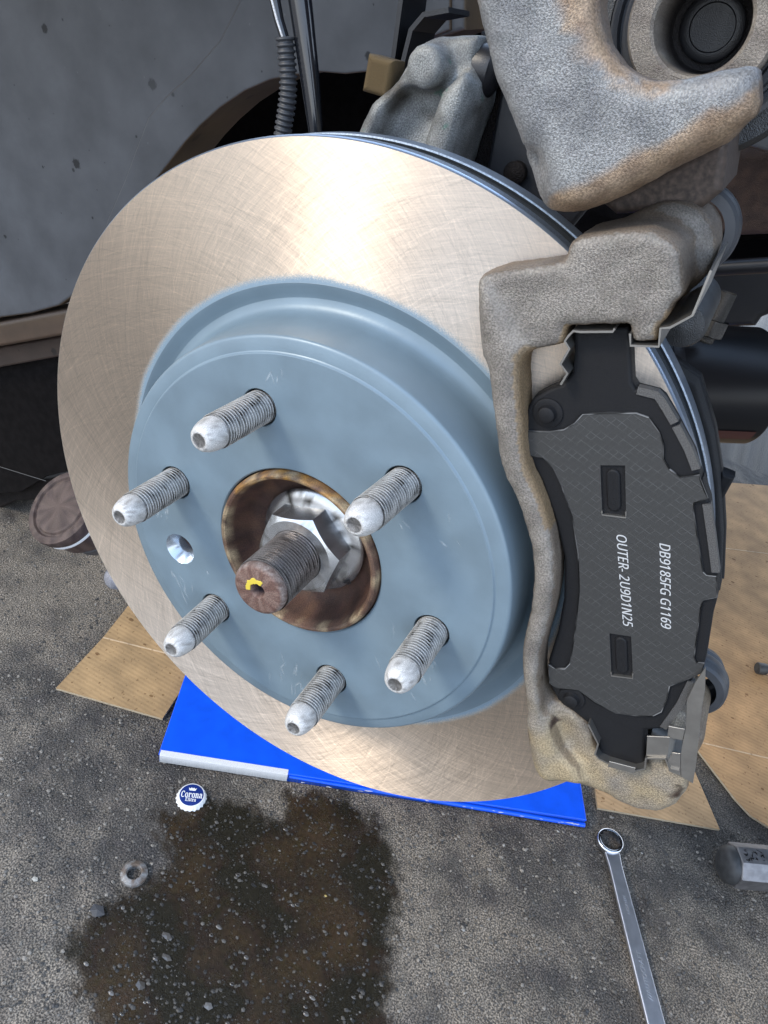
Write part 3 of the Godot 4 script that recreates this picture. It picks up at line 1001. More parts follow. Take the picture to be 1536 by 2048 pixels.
# Hexagon with a turned chamfer; half width across flats, from z0 to z1, bore radius (0 for solid).
func hex(mb: MB, af: float, z0: float, z1: float, bore: float, xf := Transform3D.IDENTITY) -> void:
	var per := 12
	for f in 6:
		var a0 := TAU * f / 6.0
		var fnm := Vector3(cos(a0), sin(a0), 0)
		for s in per:
			var q := []
			for e in 2:
				var b := deg_to_rad(-30.0 + 60.0 * (s + e) / per)
				var r := af / cos(b)
				var dir := Vector3(cos(a0 + b), sin(a0 + b), 0)
				q.append([dir, r, z1 - 0.2 - (r - af * 0.965) * 0.62])
			var ids := []
			for e in [[0, 0], [0, 1], [1, 1], [1, 0]]:
				var g: Array = q[e[0]]
				ids.append(mb.add(xf * ((g[0] * g[1] + Vector3(0, 0, g[2] if e[1] == 1 else z0)) * 0.001), xf.basis * fnm))
			mb.quad(ids[0], ids[1], ids[2], ids[3])
			ids = []
			for e in [[0, 0], [0, 1], [1, 1], [1, 0]]:
				var g: Array = q[e[0]]
				var p: Vector3 = g[0] * g[1] + Vector3(0, 0, g[2]) if e[1] == 0 else g[0] * af * 0.95 + Vector3(0, 0, z1)
				ids.append(mb.add(xf * (p * 0.001), (xf.basis * (g[0] * 0.5 + Vector3(0, 0, 0.87))).normalized()))
			mb.quad(ids[0], ids[1], ids[2], ids[3])
			ids = []
			for e in [[0, 0], [0, 1], [1, 1], [1, 0]]:
				var g: Array = q[e[0]]
				var rr: float = af * 0.95 if e[1] == 0 else maxf(bore, 0.01)
				ids.append(mb.add(xf * ((g[0] * rr + Vector3(0, 0, z1)) * 0.001), xf.basis * Vector3(0, 0, 1)))
			mb.quad(ids[0], ids[1], ids[2], ids[3])


# ------------------------------------------------------------------ hub, studs, axle nut
const STUD_A := [115.01, 55.01, -4.99, -64.99, -124.99, 175.01]
const SCREW := Vector2(-60.8, -29.8)


func build_hub() -> void:
	var hub := thing("wheel_hub", "rusty brown wheel hub showing its round rim and six threaded studs", "wheel hub", WF)
	var mb := MB.new()
	lathe(mb, pv([75, -38, 75, -9, 39.5, -9, 38.9, -8, 38.9, 0.6, 38.2, 2.2, 37.2, 2.7, 36.2, 2.3, 35.5, 1.0, 34.8, -3, 33, -10, 30.5, -13.5, 26, -15.5, 12, -16]), 96)
	recolor(mb, func(p: Vector3, n: Vector3) -> Color:
		var r := Vector2(p.x, p.y).length()
		var rust := mixc(Color(0.052, 0.026, 0.019), Color(0.115, 0.055, 0.035), 0.5 + n3(p, 2.0) * 1.5)
		if r > 34.9 and p.z > -3.0:
			var t := n3(p * Vector3(1, 1, 0.2), 1.8)
			var rim := mixc(Color(0.15, 0.08, 0.05), Color(0.43, 0.32, 0.19), 0.32 + t * 2.6)
			if p.y > 18.0 and absf(p.x + 6.0) < 30.0:
				rim = mixc(rim, Color(0.50, 0.24, 0.035), 0.35 + n3(p, 4.0) * 1.4)
			return mixc(rim, rust, n3(p, 5.0) * 1.5 + 0.15)
		return rust)
	part("pilot_ring", mb.mesh(), M.rust, hub)
	for i in 6:
		var a: float = deg_to_rad(STUD_A[i])
		var tilt: Vector2 = [Vector2(-0.054, -0.030), Vector2(-0.054, 0.001), Vector2(0.007, -0.002), Vector2(0.038, 0.050), Vector2(0.054, 0.054), Vector2(0.000, 0.009)][i]
		var xf := Transform3D(Basis(Vector3(0, 1, 0), tilt.x) * Basis(Vector3(1, 0, 0), -tilt.y), Vector3(cos(a) * 0.066, sin(a) * 0.066, 0))
		mb = MB.new()
		var crest := Color(0.80, 0.78, 0.74)
		threaded(mb, 7.0, -10.0, 26.8, 1.5, 0.95, 30, xf, crest, Color(0.075, 0.07, 0.06), 0.35, i * 17.0)
		var z0 := mb.v.size()
		lathe(mb, pv([6.5, 26.3, 6.55, 28.0, 6.25, 30.4, 5.7, 32.6, 4.9, 34.4, 3.9, 35.4, 3.2, 35.7, 2.7, 35.5, 2.2, 35.15, 0.0, 34.95]), 30, xf, 60.0)
		var inv := xf.affine_inverse()
		for j in range(z0, mb.v.size()):
			var p := inv * mb.v[j] * 1000.0
			var r := Vector2(p.x, p.y).length()
			var k := mixc(Color(0.72, 0.70, 0.67), Color(0.40, 0.38, 0.35), noise2.get_noise_3d(p.x * 1.7 + i * 9.0, p.y * 1.7, p.z * 1.7) * 2.6 - 0.25)
			if r < 2.9:
				k = Color(0.20, 0.19, 0.18) * (0.8 + noise2.get_noise_3d(p.x * 2.0, p.y * 2.0, i * 7.0))
			mb.c[j] = k
		part("wheel_stud", mb.mesh(), M.stud, hub)
	# axle
	var axle := thing("axle_shaft", "threaded axle end with rusty face and a dab of yellow paint", "axle", WF)
	mb = MB.new()
	threaded(mb, 12.2, -8.0, 27.0, 1.5, 0.9, 64, Transform3D.IDENTITY, Color(0.48, 0.43, 0.40), Color(0.05, 0.037, 0.032), 0.12, 90.0)
	part("thread", mb.mesh(), M.spindle, axle)
	mb = MB.new()
	lathe(mb, pv([11.7, 26.6, 11.8, 28.4, 11.3, 29.8, 10.3, 30.6, 9.6, 30.8, 3.6, 30.8, 3.2, 30.3, 2.2, 27.5, 2.0, 24, 0, 23]), 64)
	recolor(mb, func(p: Vector3, _n: Vector3) -> Color:
		var r := Vector2(p.x, p.y).length()
		if r > 10.4:
			return mixc(Color(0.30, 0.24, 0.21), Color(0.14, 0.08, 0.06), 0.4 + noise2.get_noise_3d(p.x, p.y, p.z) * 1.5)
		if r < 3.0:
			return Color(0.05, 0.035, 0.04)
		return mixc(Color(0.15, 0.075, 0.055), Color(0.26, 0.165, 0.13), 0.45 + noise2.get_noise_3d(p.x, p.y, p.z) * 1.6))
	part("end_face", mb.mesh(), M.rust, axle, "rusty end face with a small centre hole")
	mb = MB.new()
	var blob := PackedVector2Array()
	for i in 22:
		var a := deg_to_rad(70.0 + 130.0 * i / 21.0)
		blob.append(Vector2.from_angle(a) * (5.6 + 0.9 * noise2.get_noise_1d(i * 2.3)))
	for i in 12:
		var a := deg_to_rad(200.0 - 130.0 * i / 11.0)
		blob.append(Vector2.from_angle(a) * (3.4 + 0.5 * noise2.get_noise_1d(i * 3.1 + 50.0)))
	prism(mb, blob, 30.7, 31.1, 0.2, 2)
	part("paint_mark", mb.mesh(), M.yellow, axle, "dab of yellow paint")
	# nut
	var nut := thing("axle_nut", "shiny zinc flanged hex nut on the axle inside the hub", "nut", WF)
	var turn := Transform3D(Basis(Vector3(0, 0, 1), deg_to_rad(49.0)), Vector3.ZERO)
	mb = MB.new()
	hex(mb, 17.6, -11.5, 2.0, 12.4, turn)
	lathe(mb, pv([13.6, 2.01, 12.2, 1.0, 12.2, -3]), 48)
	recolor(mb, func(p: Vector3, _n: Vector3) -> Color: return mixc(Color(0.56, 0.57, 0.58), Color(0.26, 0.25, 0.24), n3(p, 3.0) * 2.0 - 0.1))
	part("hexagon", mb.mesh(), M.zinc, nut)
	mb = MB.new()
	lathe(mb, pv([24.5, -15, 25, -14.2, 25, -12.6, 24.2, -11.8, 20.5, -10.6, 17, -10.2, 12.5, -10.2]), 64)
	recolor(mb, func(p: Vector3, _n: Vector3) -> Color: return mixc(Color(0.55, 0.55, 0.55), Color(0.06, 0.055, 0.05), n3(p, 4.0) * 3.5 - 0.5))
	var fl := part("flange", mb.mesh(), M.zinc, nut)
	words("F", Vector2(19.8, -11.5), Vector2(21.8, -13.0), 3.2, -11.3, "lettering", M.black, fl, 0.0, true)


# ------------------------------------------------------------------ disc
func finish_textures() -> Array:
	var W := 2048
	var H := 256
	var a := PackedFloat32Array()
	a.resize(W * H)
	a.fill(0.0)
	var r := RandomNumberGenerator.new()
	r.seed = 5
	# grinding marks: crossing arcs across the ring (rows run from the outer edge to the inner)
	for i in 15000:
		var s := -1.0 if r.randf() < 0.5 else 1.0
		var u := r.randf() * W
		var slope := s * r.randf_range(0.35, 1.15)
		var bend := s * r.randf_range(-0.0006, 0.0006)
		var y0 := int(r.randf_range(-160, H * 0.9))
		var len := int(r.randf_range(70, 330))
		var k := r.randf_range(-1.0, 1.0)
		k = signf(k) * pow(absf(k), 1.7) * 0.62
		for y in range(maxi(y0, 0), mini(y0 + len, H)):
			var t := y - y0
			var x := posmod(int(u + slope * t + bend * t * t), W)
			a[y * W + x] += k
	var col := PackedByteArray()
	var rgh := PackedByteArray()
	var met := PackedByteArray()
	var hgt := PackedByteArray()
	col.resize(W * H * 3)
	rgh.resize(W * H)
	met.resize(W * H)
	hgt.resize(W * H)
	for y in H:
		var v := float(y) / (H - 1)
		for x in W:
			var i := y * W + x
			var th := TAU * x / W
			var s := clampf(a[i], -2.0, 2.0)
			# drifted edge of the grey coating that covers the hat
			var edge := 0.975 + 0.02 * noise.get_noise_2d(cos(th) * 40.0 + 200.0, sin(th) * 40.0) + 0.016 * noise2.get_noise_2d(x * 0.9, y * 1.4)
			var p := smoothstep(edge - 0.04, edge + 0.018, v + 0.03 * noise2.get_noise_2d(x * 2.0 + 500.0, y * 2.0))
			var cloud := 0.04 * noise.get_noise_2d(cos(th) * 90.0, sin(th) * 90.0 + v * 40.0)
			var g := 1.0 + s * 0.075 + cloud * 0.4
			col[i * 3] = int(clampf(lerpf(0.85 * g, 0.46, p), 0, 1) * 255)
			col[i * 3 + 1] = int(clampf(lerpf(0.785 * g, 0.53, p), 0, 1) * 255)
			col[i * 3 + 2] = int(clampf(lerpf(0.715 * g, 0.58, p), 0, 1) * 255)
			rgh[i] = int(clampf(lerpf(0.50 + s * 0.06, 0.45, p), 0, 1) * 255)
			met[i] = int(clampf(1.0 - p, 0, 1) * 255)
			hgt[i] = int(clampf(0.5 + s * 0.22 * (1.0 - p), 0, 1) * 255)
	var out := [ImageTexture.create_from_image(Image.create_from_data(W, H, false, Image.FORMAT_RGB8, col))]
	for b in [rgh, met, hgt]:
		out.append(ImageTexture.create_from_image(Image.create_from_data(W, H, false, Image.FORMAT_L8, b)))
	return out


# Flat ring with round holes: cut into wedges at the holes' middles, each a simple outline.
func holed_ring(mb: MB, r0: float, r1: float, holes: Array, z: float) -> void:
	holes.sort_custom(func(a, b): return atan2(a.y, a.x) < atan2(b.y, b.x))
	var m := holes.size()
	for i in m:
		var A: Vector3 = holes[i]
		var B: Vector3 = holes[(i + 1) % m]
		var ta := atan2(A.y, A.x)
		var tb := atan2(B.y, B.x)
		if tb < ta:
			tb += TAU
		var q := PackedVector2Array()
		var steps := 24
		for s in steps + 1:
			q.append(Vector2.from_angle(lerpf(ta, tb, float(s) / steps)) * r1)
		for s in 21:
			q.append(Vector2(B.x, B.y) + Vector2.from_angle(tb - PI * s / 20.0) * B.z)
		for s in steps + 1:
			q.append(Vector2.from_angle(lerpf(tb, ta, float(s) / steps)) * r0)
		for s in 21:
			q.append(Vector2(A.x, A.y) + Vector2.from_angle(ta + PI - PI * s / 20.0) * A.z)
		var tr := Geometry2D.triangulate_polygon(q)
		if tr.is_empty():
			print("ring wedge failed ", i)
		var o := mb.v.size()
		for p in q:
			mb.add(Vector3(p.x, p.y, z) * 0.001, Vector3(0, 0, 1), p * 0.01)
		for k in range(0, tr.size(), 3):
			mb.tri(o + tr[k], o + tr[k + 1], o + tr[k + 2])


func build_rotor() -> void:
	var ro := thing("brake_disc", "new brake disc with machined ring and grey-blue coated hat", "brake disc", WF)
	var tx := finish_textures()
	var fm := StandardMaterial3D.new()
	fm.albedo_texture = tx[0]
	fm.roughness_texture = tx[1]
	fm.metallic = 1.0
	fm.metallic_texture = tx[2]
	fm.heightmap_enabled = true
	fm.heightmap_texture = tx[3]
	fm.heightmap_scale = 0.0035
	fm.anisotropy_enabled = true
	fm.anisotropy = -0.87
	var mb := MB.new()
	lathe(mb, pv([160.4, -25.4, 108.8, -25.4]), 360)
	part("machined_ring", mb.mesh(), fm, ro, "bare machined friction ring with crossing grinding marks")
	mb = MB.new()
	lathe(mb, pv([152, -53, 160.2, -53, 160.6, -52.4, 160.6, -44.2, 160.0, -44.0]), 240)
	lathe(mb, pv([160.0, -33.6, 160.8, -33.2, 161.0, -27.4]), 240)
	part("rim", mb.mesh(), M.rim, ro)
	mb = MB.new()
	lathe(mb, pv([161.05, -27.4, 161.0, -26.3, 160.4, -25.4]), 240, Transform3D.IDENTITY, 60.0)
	part("chamfer", mb.mesh(), mat(Color(0.42, 0.50, 0.62), 0.3, 0.8), ro, "bright bevel of the disc edge")
	mb = MB.new()
	lathe(mb, pv([160.0, -44.0, 159.2, -43.6, 159.2, -34.0, 160.0, -33.6]), 240)
	part("cast_edge", mb.mesh(), M.rim_rough, ro, "rough cast band round the disc's edge")
	mb = MB.new()
	lathe(mb, pv([152, -53, 90, -53, 90, -40]), 120)
	part("rear_face", mb.mesh(), M.rim, ro)
	mb = MB.new()
	lathe(mb, pv([108.8, -25.4, 107.4, -25.75, 104.6, -27.4, 102.6, -27.9, 100.2, -27.3, 98.2, -25.8, 97.0, -23.6, 96.4, -20.5, 94.7, -3.0, 94.5, -2.3, 94.0, -1.7, 93.2, -1.35, 88.6, -0.85, 88.1, -0.5, 87.9, -0.15, 87.5, 0.0]), 200, Transform3D.IDENTITY, 28.0)
	var holes := []
	for i in 6:
		var a: float = deg_to_rad(STUD_A[i])
		holes.append(Vector3(cos(a) * 66.0, sin(a) * 66.0, 8.1))
	holes.append(Vector3(SCREW.x, SCREW.y, 8.0))
	holed_ring(mb, 40.2, 87.5, holes, 0.0)
	for h in holes:
		var xf := Transform3D(Basis(), Vector3(h.x, h.y, 0) * 0.001)
		if h.z > 8.05:
			lathe(mb, pv([8.1, 0, 7.8, -0.3, 7.8, -9]), 40, xf)
	lathe(mb, pv([40.2, 0, 39.6, -0.6, 39.6, -9]), 96)
	part("hat", mb.mesh(), M.hat, ro, "grey-blue coated hat of the disc")
	mb = MB.new()
	lathe(mb, pv([8.0, 0, 7.9, -0.1, 4.4, -4.4, 4.2, -5.0, 4.2, -9]), 40, Transform3D(Basis(), Vector3(SCREW.x, SCREW.y, 0) * 0.001))
	part("screw_hole", mb.mesh(), tri(mat(Color(0.42, 0.47, 0.53), 0.25, 0.8), 30.0), ro, "bright countersunk screw hole")
	# rub marks left on the coating
	mb = MB.new()
	var r := RandomNumberGenerator.new()
	r.seed = 31
	for spot in [[Vector2(13, -77), 11.0, 46, 1.9], [Vector2(26, -68), 9.0, 26, 1.3], [Vector2(-62, -46), 11.0, 46, 2.0], [Vector2(-24, 78), 6.0, 16, 1.8], [Vector2(-74, -14), 6.0, 16, 1.5], [Vector2(48, 50), 16.0, 12, 2.4], [Vector2(66, -30), 12.0, 16, 2.2]]:
		for i in spot[2]:
			var c: Vector2 = spot[0] + Vector2(r.randfn(0, spot[1] * 0.8), r.randfn(0, spot[1] * 0.7))
			var d: Vector2 = Vector2.from_angle(spot[3] + r.randfn(0, 0.3)) * r.randf_range(1.2, 5.0)
			var far_ok := c.length() < 81.0 and c.length() > 46.0
			for h in holes:
				if c.distance_to(Vector2(h.x, h.y)) < 14.0:
					far_ok = false
			if not far_ok:
				continue
			var w := d.orthogonal().normalized() * r.randf_range(0.2, 0.9)
			var k := r.randf_range(0.15, 0.75)
			var o := mb.add(Vector3(c.x, c.y, 0.03) * 0.001, Vector3(0, 0, 1), Vector2.ZERO, Color(0.42, 0.48, 0.51, k))
			for e in 9:
				var a := TAU * e / 8.0
				var q := c + d * cos(a) + w * sin(a) * r.randf_range(0.6, 1.3)
				mb.add(Vector3(q.x, q.y, 0.03) * 0.001, Vector3(0, 0, 1), Vector2.ZERO, Color(0.42, 0.48, 0.51, 0.0))
			for e in 8:
				mb.tri(o, o + 1 + e, o + 2 + e)
	var wipe := tri(vc(mat(gray(1), 0.5)), 30.0)
	wipe.transparency = BaseMaterial3D.TRANSPARENCY_ALPHA
	var sc := part("scuffs", mb.mesh(), wipe, ro, "pale scuff marks on the hat")
	sc.set_meta("kind", "stuff")


# ------------------------------------------------------------------ caliper bracket and clips
func build_bracket() -> void:
	var br := thing("caliper_bracket", "rough brown cast iron caliper bracket framing the outer brake pad", "caliper bracket", WF)
	var c := Cast.new(Vector3(36, -70, -68), Vector3(192, 172, 4), 1.5)
	c.add(pv([129.8, -60, 139.9, -58.4, 152.7, -54.6, 157.9, -53.8, 162, -54.8, 170.5, -53.4, 178.5, -48.8, 182, -40.7, 182.4, -30.6, 179.8, -20.6, 174.7, -19.4, 171.4, -23.3, 168.4, -19.1, 162.8, -23.2, 164.5, -28.5, 161.2, -32.1, 150.5, -36.5, 144.8, -33.4, 140.3, -26.1, 137.2, -22.5, 130.9, -20, 124.8, -17.9, 117.8, -19, 119.9, -33.2]), func(p: Vector2) -> Array:
		return [(-66.0 if p.length() > 164.5 else -22.5), -9.0 - 5.0 * smoothstep(-20.0, -45.0, p.y) * smoothstep(150.0, 125.0, p.x)], 4.0, 4.0)
	c.add(pv([67.7, 153.6, 68.9, 155.8, 74.3, 158.7, 82.5, 162.4, 88.5, 164.3, 94.1, 163.9, 98.7, 161.8, 101, 157.8, 104.7, 150.4, 102.6, 145.9, 103.3, 143.5, 101.7, 139.7, 103.2, 135.2, 96.2, 132.3, 93.3, 137.3, 75.3, 130.1, 76.9, 124.7, 70.8, 120.8, 64.6, 117.5, 58.4, 113.7, 52.8, 112.3, 47.2, 127.1, 44.9, 134.7, 47.2, 138.2, 49.5, 140, 58.1, 143.8, 67, 148, 68.5, 149.4]), func(p: Vector2) -> Array: return [(-40.0 if p.length() > 164.5 else -22.5), -4.0], 3.2, 3.0)
	c.add(pv([45.1, 135.4, 46, 132.3, 47.9, 126.2, 49.9, 120.8, 51.8, 116.2, 53.7, 112, 55.6, 108.1, 57.5, 103.9, 59.4, 99.5, 61.4, 95, 63.4, 90.5, 66.1, 84.8, 69.5, 77.9, 73.2, 72.5, 77.1, 68.7, 81.6, 63.4, 86.6, 56.6, 90.6, 50, 93.4, 43.6, 95.8, 36.7, 97.7, 29.4, 99.1, 22.5, 99.9, 16.1, 100.8, 9.9, 101.9, 4.1, 104, -2.7, 107, -10.4, 110.6, -18.8, 114.8, -27.9, 119.1, -37.1, 123.7, -46.5, 127, -52.1, 129, -53.8, 130, -54.7, 133.9, -54.5, 132.4, -51.3, 129.2, -44.8, 125.7, -37.2, 121.9, -28.5, 118, -19.5, 114.1, -10.4, 111.6, -3.8, 110.2, 0.5, 109.2, 5.2, 108.5, 10.1, 107.8, 16.1, 107.2, 22.9, 105.9, 30.6, 103.9, 39.3, 100.8, 47.9, 96.7, 56.5, 92.6, 63.4, 88.7, 68.7, 84.9, 73.3, 81, 77.2, 77.7, 82.3, 75, 88.4, 72.7, 94, 70.8, 98.9, 69.1, 103.4, 67.5, 107.5, 66, 112, 64.6, 116.9, 63.9, 119.3]), func(p: Vector2) -> Array: return [-20.0, -1.0], 4.2, 6.0)
	c.add(pv([115.5, -29.2, 120.9, -41.4, 126.1, -51.3, 130.3, -55.5, 139.4, -53, 146.5, -49.6, 140.7, -42.7, 132.7, -39, 126.3, -30.8, 122, -24.5]), func(_p: Vector2) -> Array: return [-22.5, -3.0], 4.0, 6.0)
	var boss := PackedVector2Array()
	for i in 24:
		boss.append(Vector2(93.5, 155.5) + Vector2.from_angle(TAU * i / 24) * 14.0)
	c.add(boss, func(_p: Vector2) -> Array: return [-62.0, -34.0], 4.0, 7.0)
	var boss2 := PackedVector2Array()
	for i in 24:
		boss2.append(Vector2(170.0, -24.0) + Vector2.from_angle(TAU * i / 24) * 12.0)
	c.add(boss2, func(_p: Vector2) -> Array: return [-62.0, -30.0], 4.0, 6.0)
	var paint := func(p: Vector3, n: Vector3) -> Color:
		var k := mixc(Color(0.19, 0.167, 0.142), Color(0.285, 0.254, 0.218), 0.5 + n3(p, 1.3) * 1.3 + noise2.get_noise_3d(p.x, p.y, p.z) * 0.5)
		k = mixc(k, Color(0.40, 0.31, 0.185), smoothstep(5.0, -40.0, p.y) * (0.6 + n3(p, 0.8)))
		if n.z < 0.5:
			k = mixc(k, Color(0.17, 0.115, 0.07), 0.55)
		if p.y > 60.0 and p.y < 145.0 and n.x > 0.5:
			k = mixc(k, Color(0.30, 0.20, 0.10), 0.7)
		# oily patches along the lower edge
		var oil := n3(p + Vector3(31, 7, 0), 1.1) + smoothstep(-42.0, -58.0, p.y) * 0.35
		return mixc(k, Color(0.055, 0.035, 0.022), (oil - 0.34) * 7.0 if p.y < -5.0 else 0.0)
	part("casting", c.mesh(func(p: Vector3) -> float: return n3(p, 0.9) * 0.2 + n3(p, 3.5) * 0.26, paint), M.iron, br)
	# rubber boots of the slide pins
	for e in [[Vector3(96.1, 158.0, -62.0), 15.8], [Vector3(172.7, -19.0, -60.0), 15.0]]:
		var mb := MB.new()
		var s: float = e[1]
		lathe(mb, pv([s * 0.62, -16, s * 0.8, -14, s * 0.86, -11, s * 0.7, -8.5, s * 0.95, -6.5, s, -4.5, s, -2.2, s * 0.96, -1.4, s * 0.96, -0.9, s, 0, s * 0.97, 2.6, s * 0.9, 3.8, s * 0.7, 4.2]), 48, Transform3D(Basis(), e[0] * 0.001), 30.0)
		part("pin_boot", mb.mesh(), M.rubber, br)
	var clip := thing("pad_clip", "thin stainless pad clip folded round the bracket's top slot", "clip", WF, "pad clips")
	var mb := MB.new()
	strip(mb, pv([94.6, 135.1, 96.1, 131.7, 103.9, 134.3, 102.3, 139.6, 104.8, 140.8, 109.2, 146.1, 108.8, 159.4]), 0.7, -52, -4.0)
	part("spring_plate", mb.mesh(), M.clip, clip)
	mb = MB.new()
	strip(mb, pv([89.7, 134.8, 89.5, 133.7, 80.2, 130.2, 78, 129.7, 77.1, 127.7, 76.6, 125.7, 78.8, 124, 77.8, 118.2, 80.9, 116.1, 80.1, 111.7]), 0.7, -24, -4.6)
	part("spring_leg", mb.mesh(), M.clip, clip)
	clip = thing("pad_clip", "bent stainless pad clip with square windows at the bracket's bottom", "clip", WF, "pad clips")
	mb = MB.new()
	strip(mb, pv([137.1, -18.3, 140.3, -21.7, 143.9, -25.5, 144.8, -31.5, 147, -32.7, 150.7, -32.6, 160.8, -29.7, 163.7, -26.1, 162, -20.8, 168.1, -16.3, 171.3, -20, 174.6, -19]), 0.7, -24, -6.0)
	part("spring_leg", mb.mesh(), M.clip, clip)
	mb = MB.new()
	prism(mb, pv([150.6, -29.6, 160.3, -26.3, 160.9, -29.3, 151.1, -32.8]), -5.2, -4.3, 0.2, 2)
	part("tab", mb.mesh(), M.clip, clip)
	for q in [[158.3, -10.7, 165.5, -5.9, 169.1, -16.9, 161.7, -20.2], [163, -1.3, 168.4, 1, 169.9, -4.7, 166.7, -5.9, 164.4, -5.8], [163.6, 14, 162.8, 23, 163.1, 31.1, 167, 21.8, 169.6, 12.9, 175.2, -3.1, 178.5, -12.4, 181.5, -22.2, 176.5, -21.8, 171.9, -11, 170, -4.6, 168.6, 1.1], [169.2, -12.5, 171.8, -11.1, 176.3, -21.6, 171.7, -22.2, 169.3, -17]]:
		mb = MB.new()
		prism(mb, pv(q), -7.6, -6.9, 0.2, 2)
		part("window_plate", mb.mesh(), M.clip, clip)


# ------------------------------------------------------------------ pads
func shim_textures() -> Array:
	var S := 128
	var col := Image.create(S, S, false, Image.FORMAT_RGB8)
	var hgt := Image.create(S, S, false, Image.FORMAT_L8)
	var r := RandomNumberGenerator.new()
	r.seed = 3
	for y in S:
		for x in S:
			var u := fposmod(x / float(S) * 4.0, 1.0)
			var v := fposmod(y / float(S) * 4.0, 1.0)
			var d := absf(absf(u - 0.5) + absf(v - 0.5) - 0.5)
			var cell := int(x * 4 / S) + 5 * int(y * 4 / S)
			var on := clampf(1.0 - d / 0.05, 0.0, 1.0) * (0.55 + 0.45 * sin(cell * 2.7 + u * 3.0))
			var g := 0.205 + 0.085 * on + r.randf_range(-0.02, 0.02)
			col.set_pixel(x, y, Color(g, g * 0.995, g * 0.98))
			hgt.set_pixel(x, y, gray(0.3 + 0.7 * on))
	return [ImageTexture.create_from_image(col), ImageTexture.create_from_image(hgt)]


